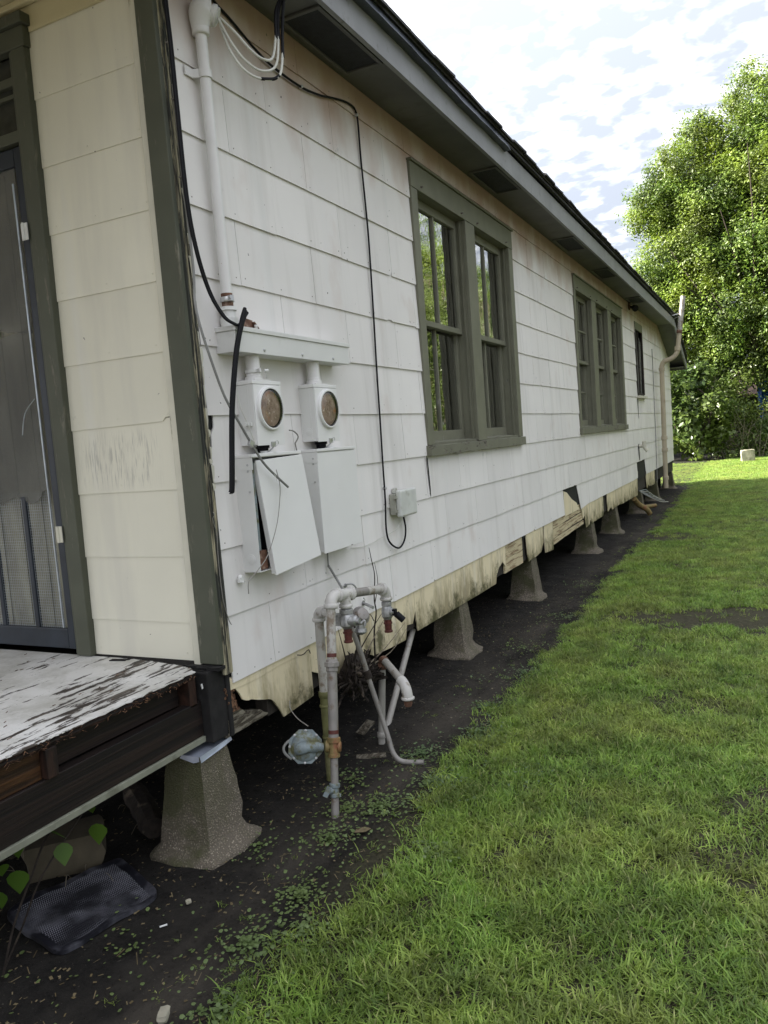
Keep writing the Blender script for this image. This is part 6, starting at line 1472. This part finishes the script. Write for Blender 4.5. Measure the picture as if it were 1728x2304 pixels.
BL = [(-2.0, 32.2, 9.5, 1.15), (-1.7, 32, 7.4, 1.15), (-2.1, 32.3, 6.3, .8), (-.9, 32.2, 10.7, 1.25), (-.1, 32.5, 12.0, 1.0), (.9, 32.8, 11.7, 1.45), (2.5, 33.2, 12.9, 1.9), (.4, 31.8, 9.2, 1.5), (-.4, 31.8, 8.0, 1.3), (.2, 31.4, 6.8, 1.4),
      (-1.3, 32, 5.6, 1.2), (-.8, 32, 4.2, 1.2), (2.2, 31.4, 9.8, 1.7), (2.3, 31.0, 7.4, 1.6), (.9, 31.2, 5.0, 1.35), (2.9, 31.0, 5.2, 1.6), (4.2, 33.0, 12.2, 2.4), (5.2, 33, 9.0, 2.6), (4.8, 32.6, 5.9, 2.2), (6.8, 34.5, 10.5, 2.6), (1.2, 33.5, 8.0, 2.2), (3.4, 34, 9.5, 2.4), (-.9, 33, 8.8, 1.4), (7.2, 33.5, 7.0, 2.2), (.6, 31.3, 3.6, .9), (2.2, 31.2, 3.9, .9), (-1.9, 32.5, 3.0, 1.1), (.2, 31.8, 3.0, 1.0), (1.5, 32.0, 3.4, 1.1), (3.2, 31.6, 3.6, 1.1), (-.6, 31.9, 5.3, 1.2), (-2.3, 33, 4.6, 1.1), (-1.0, 33, 6.8, 1.3), (1.4, 32.5, 4.4, 1.3), (2.4, 32.5, 2.8, 1.0), (.0, 33.5, 4.4, 1.5), (3.6, 32.5, 4.6, 1.4), (-1.6, 33.5, 5.2, 1.3), (.9, 33, 10.2, 1.5), (-1.4, 33, 9.9, 1.2)]
leaf_cloud('crown', BL, 420000, .066, M['leaf'], t, 5, shell=.40)
t = thing('broadleaf_shrub', (-.6, 28.4, GZ), 'broad-leaved shrub with pale sunlit leaves at the edge of the lawn behind the house', 'shrub')
limbs(t, (-.5, 28.8, GZ), [(-1.2, 28.6, 1.4), (.2, 28.5, 1.6), (-.6, 28.5, 2.2), (.7, 28.5, .9)], .05, seed=8)
leaf_cloud('foliage', [(-1.1, 28.5, .9, .75), (-.4, 28.2, .5, .7), (.1, 28.4, 1.3, .65), (-.8, 28.7, 1.9, .75), (-.2, 28.9, 2.3, .6), (-1.6, 28.8, .2, .7), (-.2, 28.1, -.1, .5), (.6, 28.7, .5, .4), (-1.5, 29, 2.4, .8)], 5200, .105, M['leafdark'], t, 6, .62, .9)
t = thing('low_brush', (1.6, 29.2, GZ), 'low dark brush and bare twigs in the shade under the tree', 'brush')
leaf_cloud('foliage', [(.2, 30.8, 2.0, .8), (1.0, 31, 2.3, .8), (1.8, 31.2, 2.6, .7), (.6, 30.6, 1.0, .7), (2.6, 31, 3.2, .8), (.8, 29.2, -.2, .6), (1.7, 29.4, -.1, .6), (2.6, 29.5, .1, .9), (3.6, 29.5, .3, 1.0), (.9, 30.2, 1.0, .8), (2.0, 30.6, .8, .7)], 16000, .07, M['leafdark'], t, 9, .5)
m = MB(); rt = random.Random(17)
for i in range(46):
    a = Vector((rt.uniform(.2, 3.0), rt.uniform(28.6, 29.6), GZ)); b = a + Vector((rt.uniform(-1.2, 1.2), rt.uniform(-.2, .4), rt.uniform(.6, 2.0))); m.tube(spline([a, (a + b) / 2 + Vector((rt.uniform(-.3, .3), 0, rt.uniform(-.2, .3))), b], 4), [.014, .013, .012, .011, .010, .008, .006, .005, .004], 5)
tag(m.build('bare_twigs', M['twig'], t), kind='stuff')
def plain_tree(x, y, h, r_, seed, label, n):
    t = thing('dense_tree', (x, y, GZ), label, 'tree', 'trees behind the lawn')
    MB().tube(spline([(x, y, GZ), (x + .2, y, h * .3), (x, y, h * .6)], 4), [.3, .29, .28, .26, .24, .22, .2, .18, .15], 9).build('trunk', M['bark'], t, smooth=60)
    r = random.Random(seed); bl = [(x + r.uniform(-r_, r_) * .8, y + r.uniform(-r_, r_) * .6, h * r.uniform(.15, .92), r_ * r.uniform(.32, .55)) for _ in range(13)]
    leaf_cloud('crown', bl, n, .095, M['leaf'], t, seed); return t
plain_tree(10.5, 31.5, 12.5, 4.6, 41, 'second dense green tree right of the large evergreen, seen in the windows', 60000)
plain_tree(15.5, 26.0, 9.0, 3.4, 42, 'third dense green tree far to the right of the lawn', 22000)
plain_tree(-6.8, 31.0, 8.0, 3.3, 45, 'unseen leafy tree behind the back of the house, added to shade the shrub', 26000)  # unseen tree, added to shade the large tree's foot and the shrub
plain_tree(-5.2, 36.0, 8.0, 3.4, 43, 'round green tree standing behind the rear of the house', 22000)
plain_tree(14.5, 17.0, 8.5, 3.2, 44, 'tree in the neighbouring yard opposite the side of the house', 20000)
t = thing('bamboo_hedge', (5.8, 16, GZ), 'tall leafy bamboo hedge along the sunny side boundary, reflected in the window panes', 'hedge')
rh = random.Random(55); bl = []
for i in range(60): bl.append((rh.uniform(5.0, 6.6), rh.uniform(8, 27), rh.uniform(.2, 5.0), rh.uniform(.6, 1.0)))
leaf_cloud('foliage', bl, 70000, .10, M['leafdark'], t, 12, .22)
m = MB()
for i in range(70):
    x, y = rh.uniform(5.2, 6.4), rh.uniform(7, 27); m.tube(spline([(x, y, GZ), (x + rh.uniform(-.2, .2), y, 2.2), (x + rh.uniform(-.6, .6), y + rh.uniform(-.5, .5), 5)], 4), .018, 5)
tag(m.build('canes', M['twig'], t), kind='stuff')
# hedge line closing the view below the crowns
t = thing('back_hedge', (1.0, 33.5, GZ), 'dense dark evergreen hedge closing the back of the yard', 'hedge')
rh = random.Random(77); bl = []
for i in range(46): bl.append((rh.uniform(-11, -.2) if i % 2 else rh.uniform(2.5, 17), rh.uniform(33, 35.5), rh.uniform(.2, 2.4), rh.uniform(.9, 1.4)))
leaf_cloud('foliage', bl, 42000, .085, M['leafdark'], t, 10)
# neighbouring house in deep shade with a brown roof and blue tarp
t = thing('neighbour_house', (2.0, 38, GZ), 'dark neighbouring house with brown shingle roof half hidden behind the tree', 'house')
MB().box(-2.5, 8.0, 37.5, 43, GZ, 1.7).build('wall', M['farwall'], t)
m = MB(); slab(m, [(-2.9, 37.0, 1.7), (8.4, 37.0, 1.7), (8.4, 40.2, 3.0), (-2.9, 40.2, 3.0)], .12); slab(m, [(8.4, 40.2, 3.0), (-2.9, 40.2, 3.0), (-2.9, 43.4, 1.7), (8.4, 43.4, 1.7)], .12); m.build('roof', M['darkshingle'], t)
MB().box(2.2, 3.1, 37.44, 37.5, GZ + .1, 1.6).build('door', M['dark'], t)
V = []; F = []
for j in range(13):
    for i in range(17):
        x = 1.55 + 1.2 * i / 16; z = 2.25 - 1.1 * j / 12; V.append((x + .25 * (1 - z / 2.5) , 34.6 + .12 * math.sin(i * 1.3 + j * .4) + .1 * mnoise.noise(Vector((i * .4, j * .5, 0))), z - (.5 if i < 3 else 0) * (j / 12) + .15 * i / 16))
F = [(j * 17 + i, j * 17 + i + 1, (j + 1) * 17 + i + 1, (j + 1) * 17 + i) for j in range(12) for i in range(16)]
tag(MB().add(V, F).build('blue_tarp', M['blue'], None, smooth=70, recalc=False), 'bright blue tarp hanging in the shade behind the tree at the right edge', 'tarp')
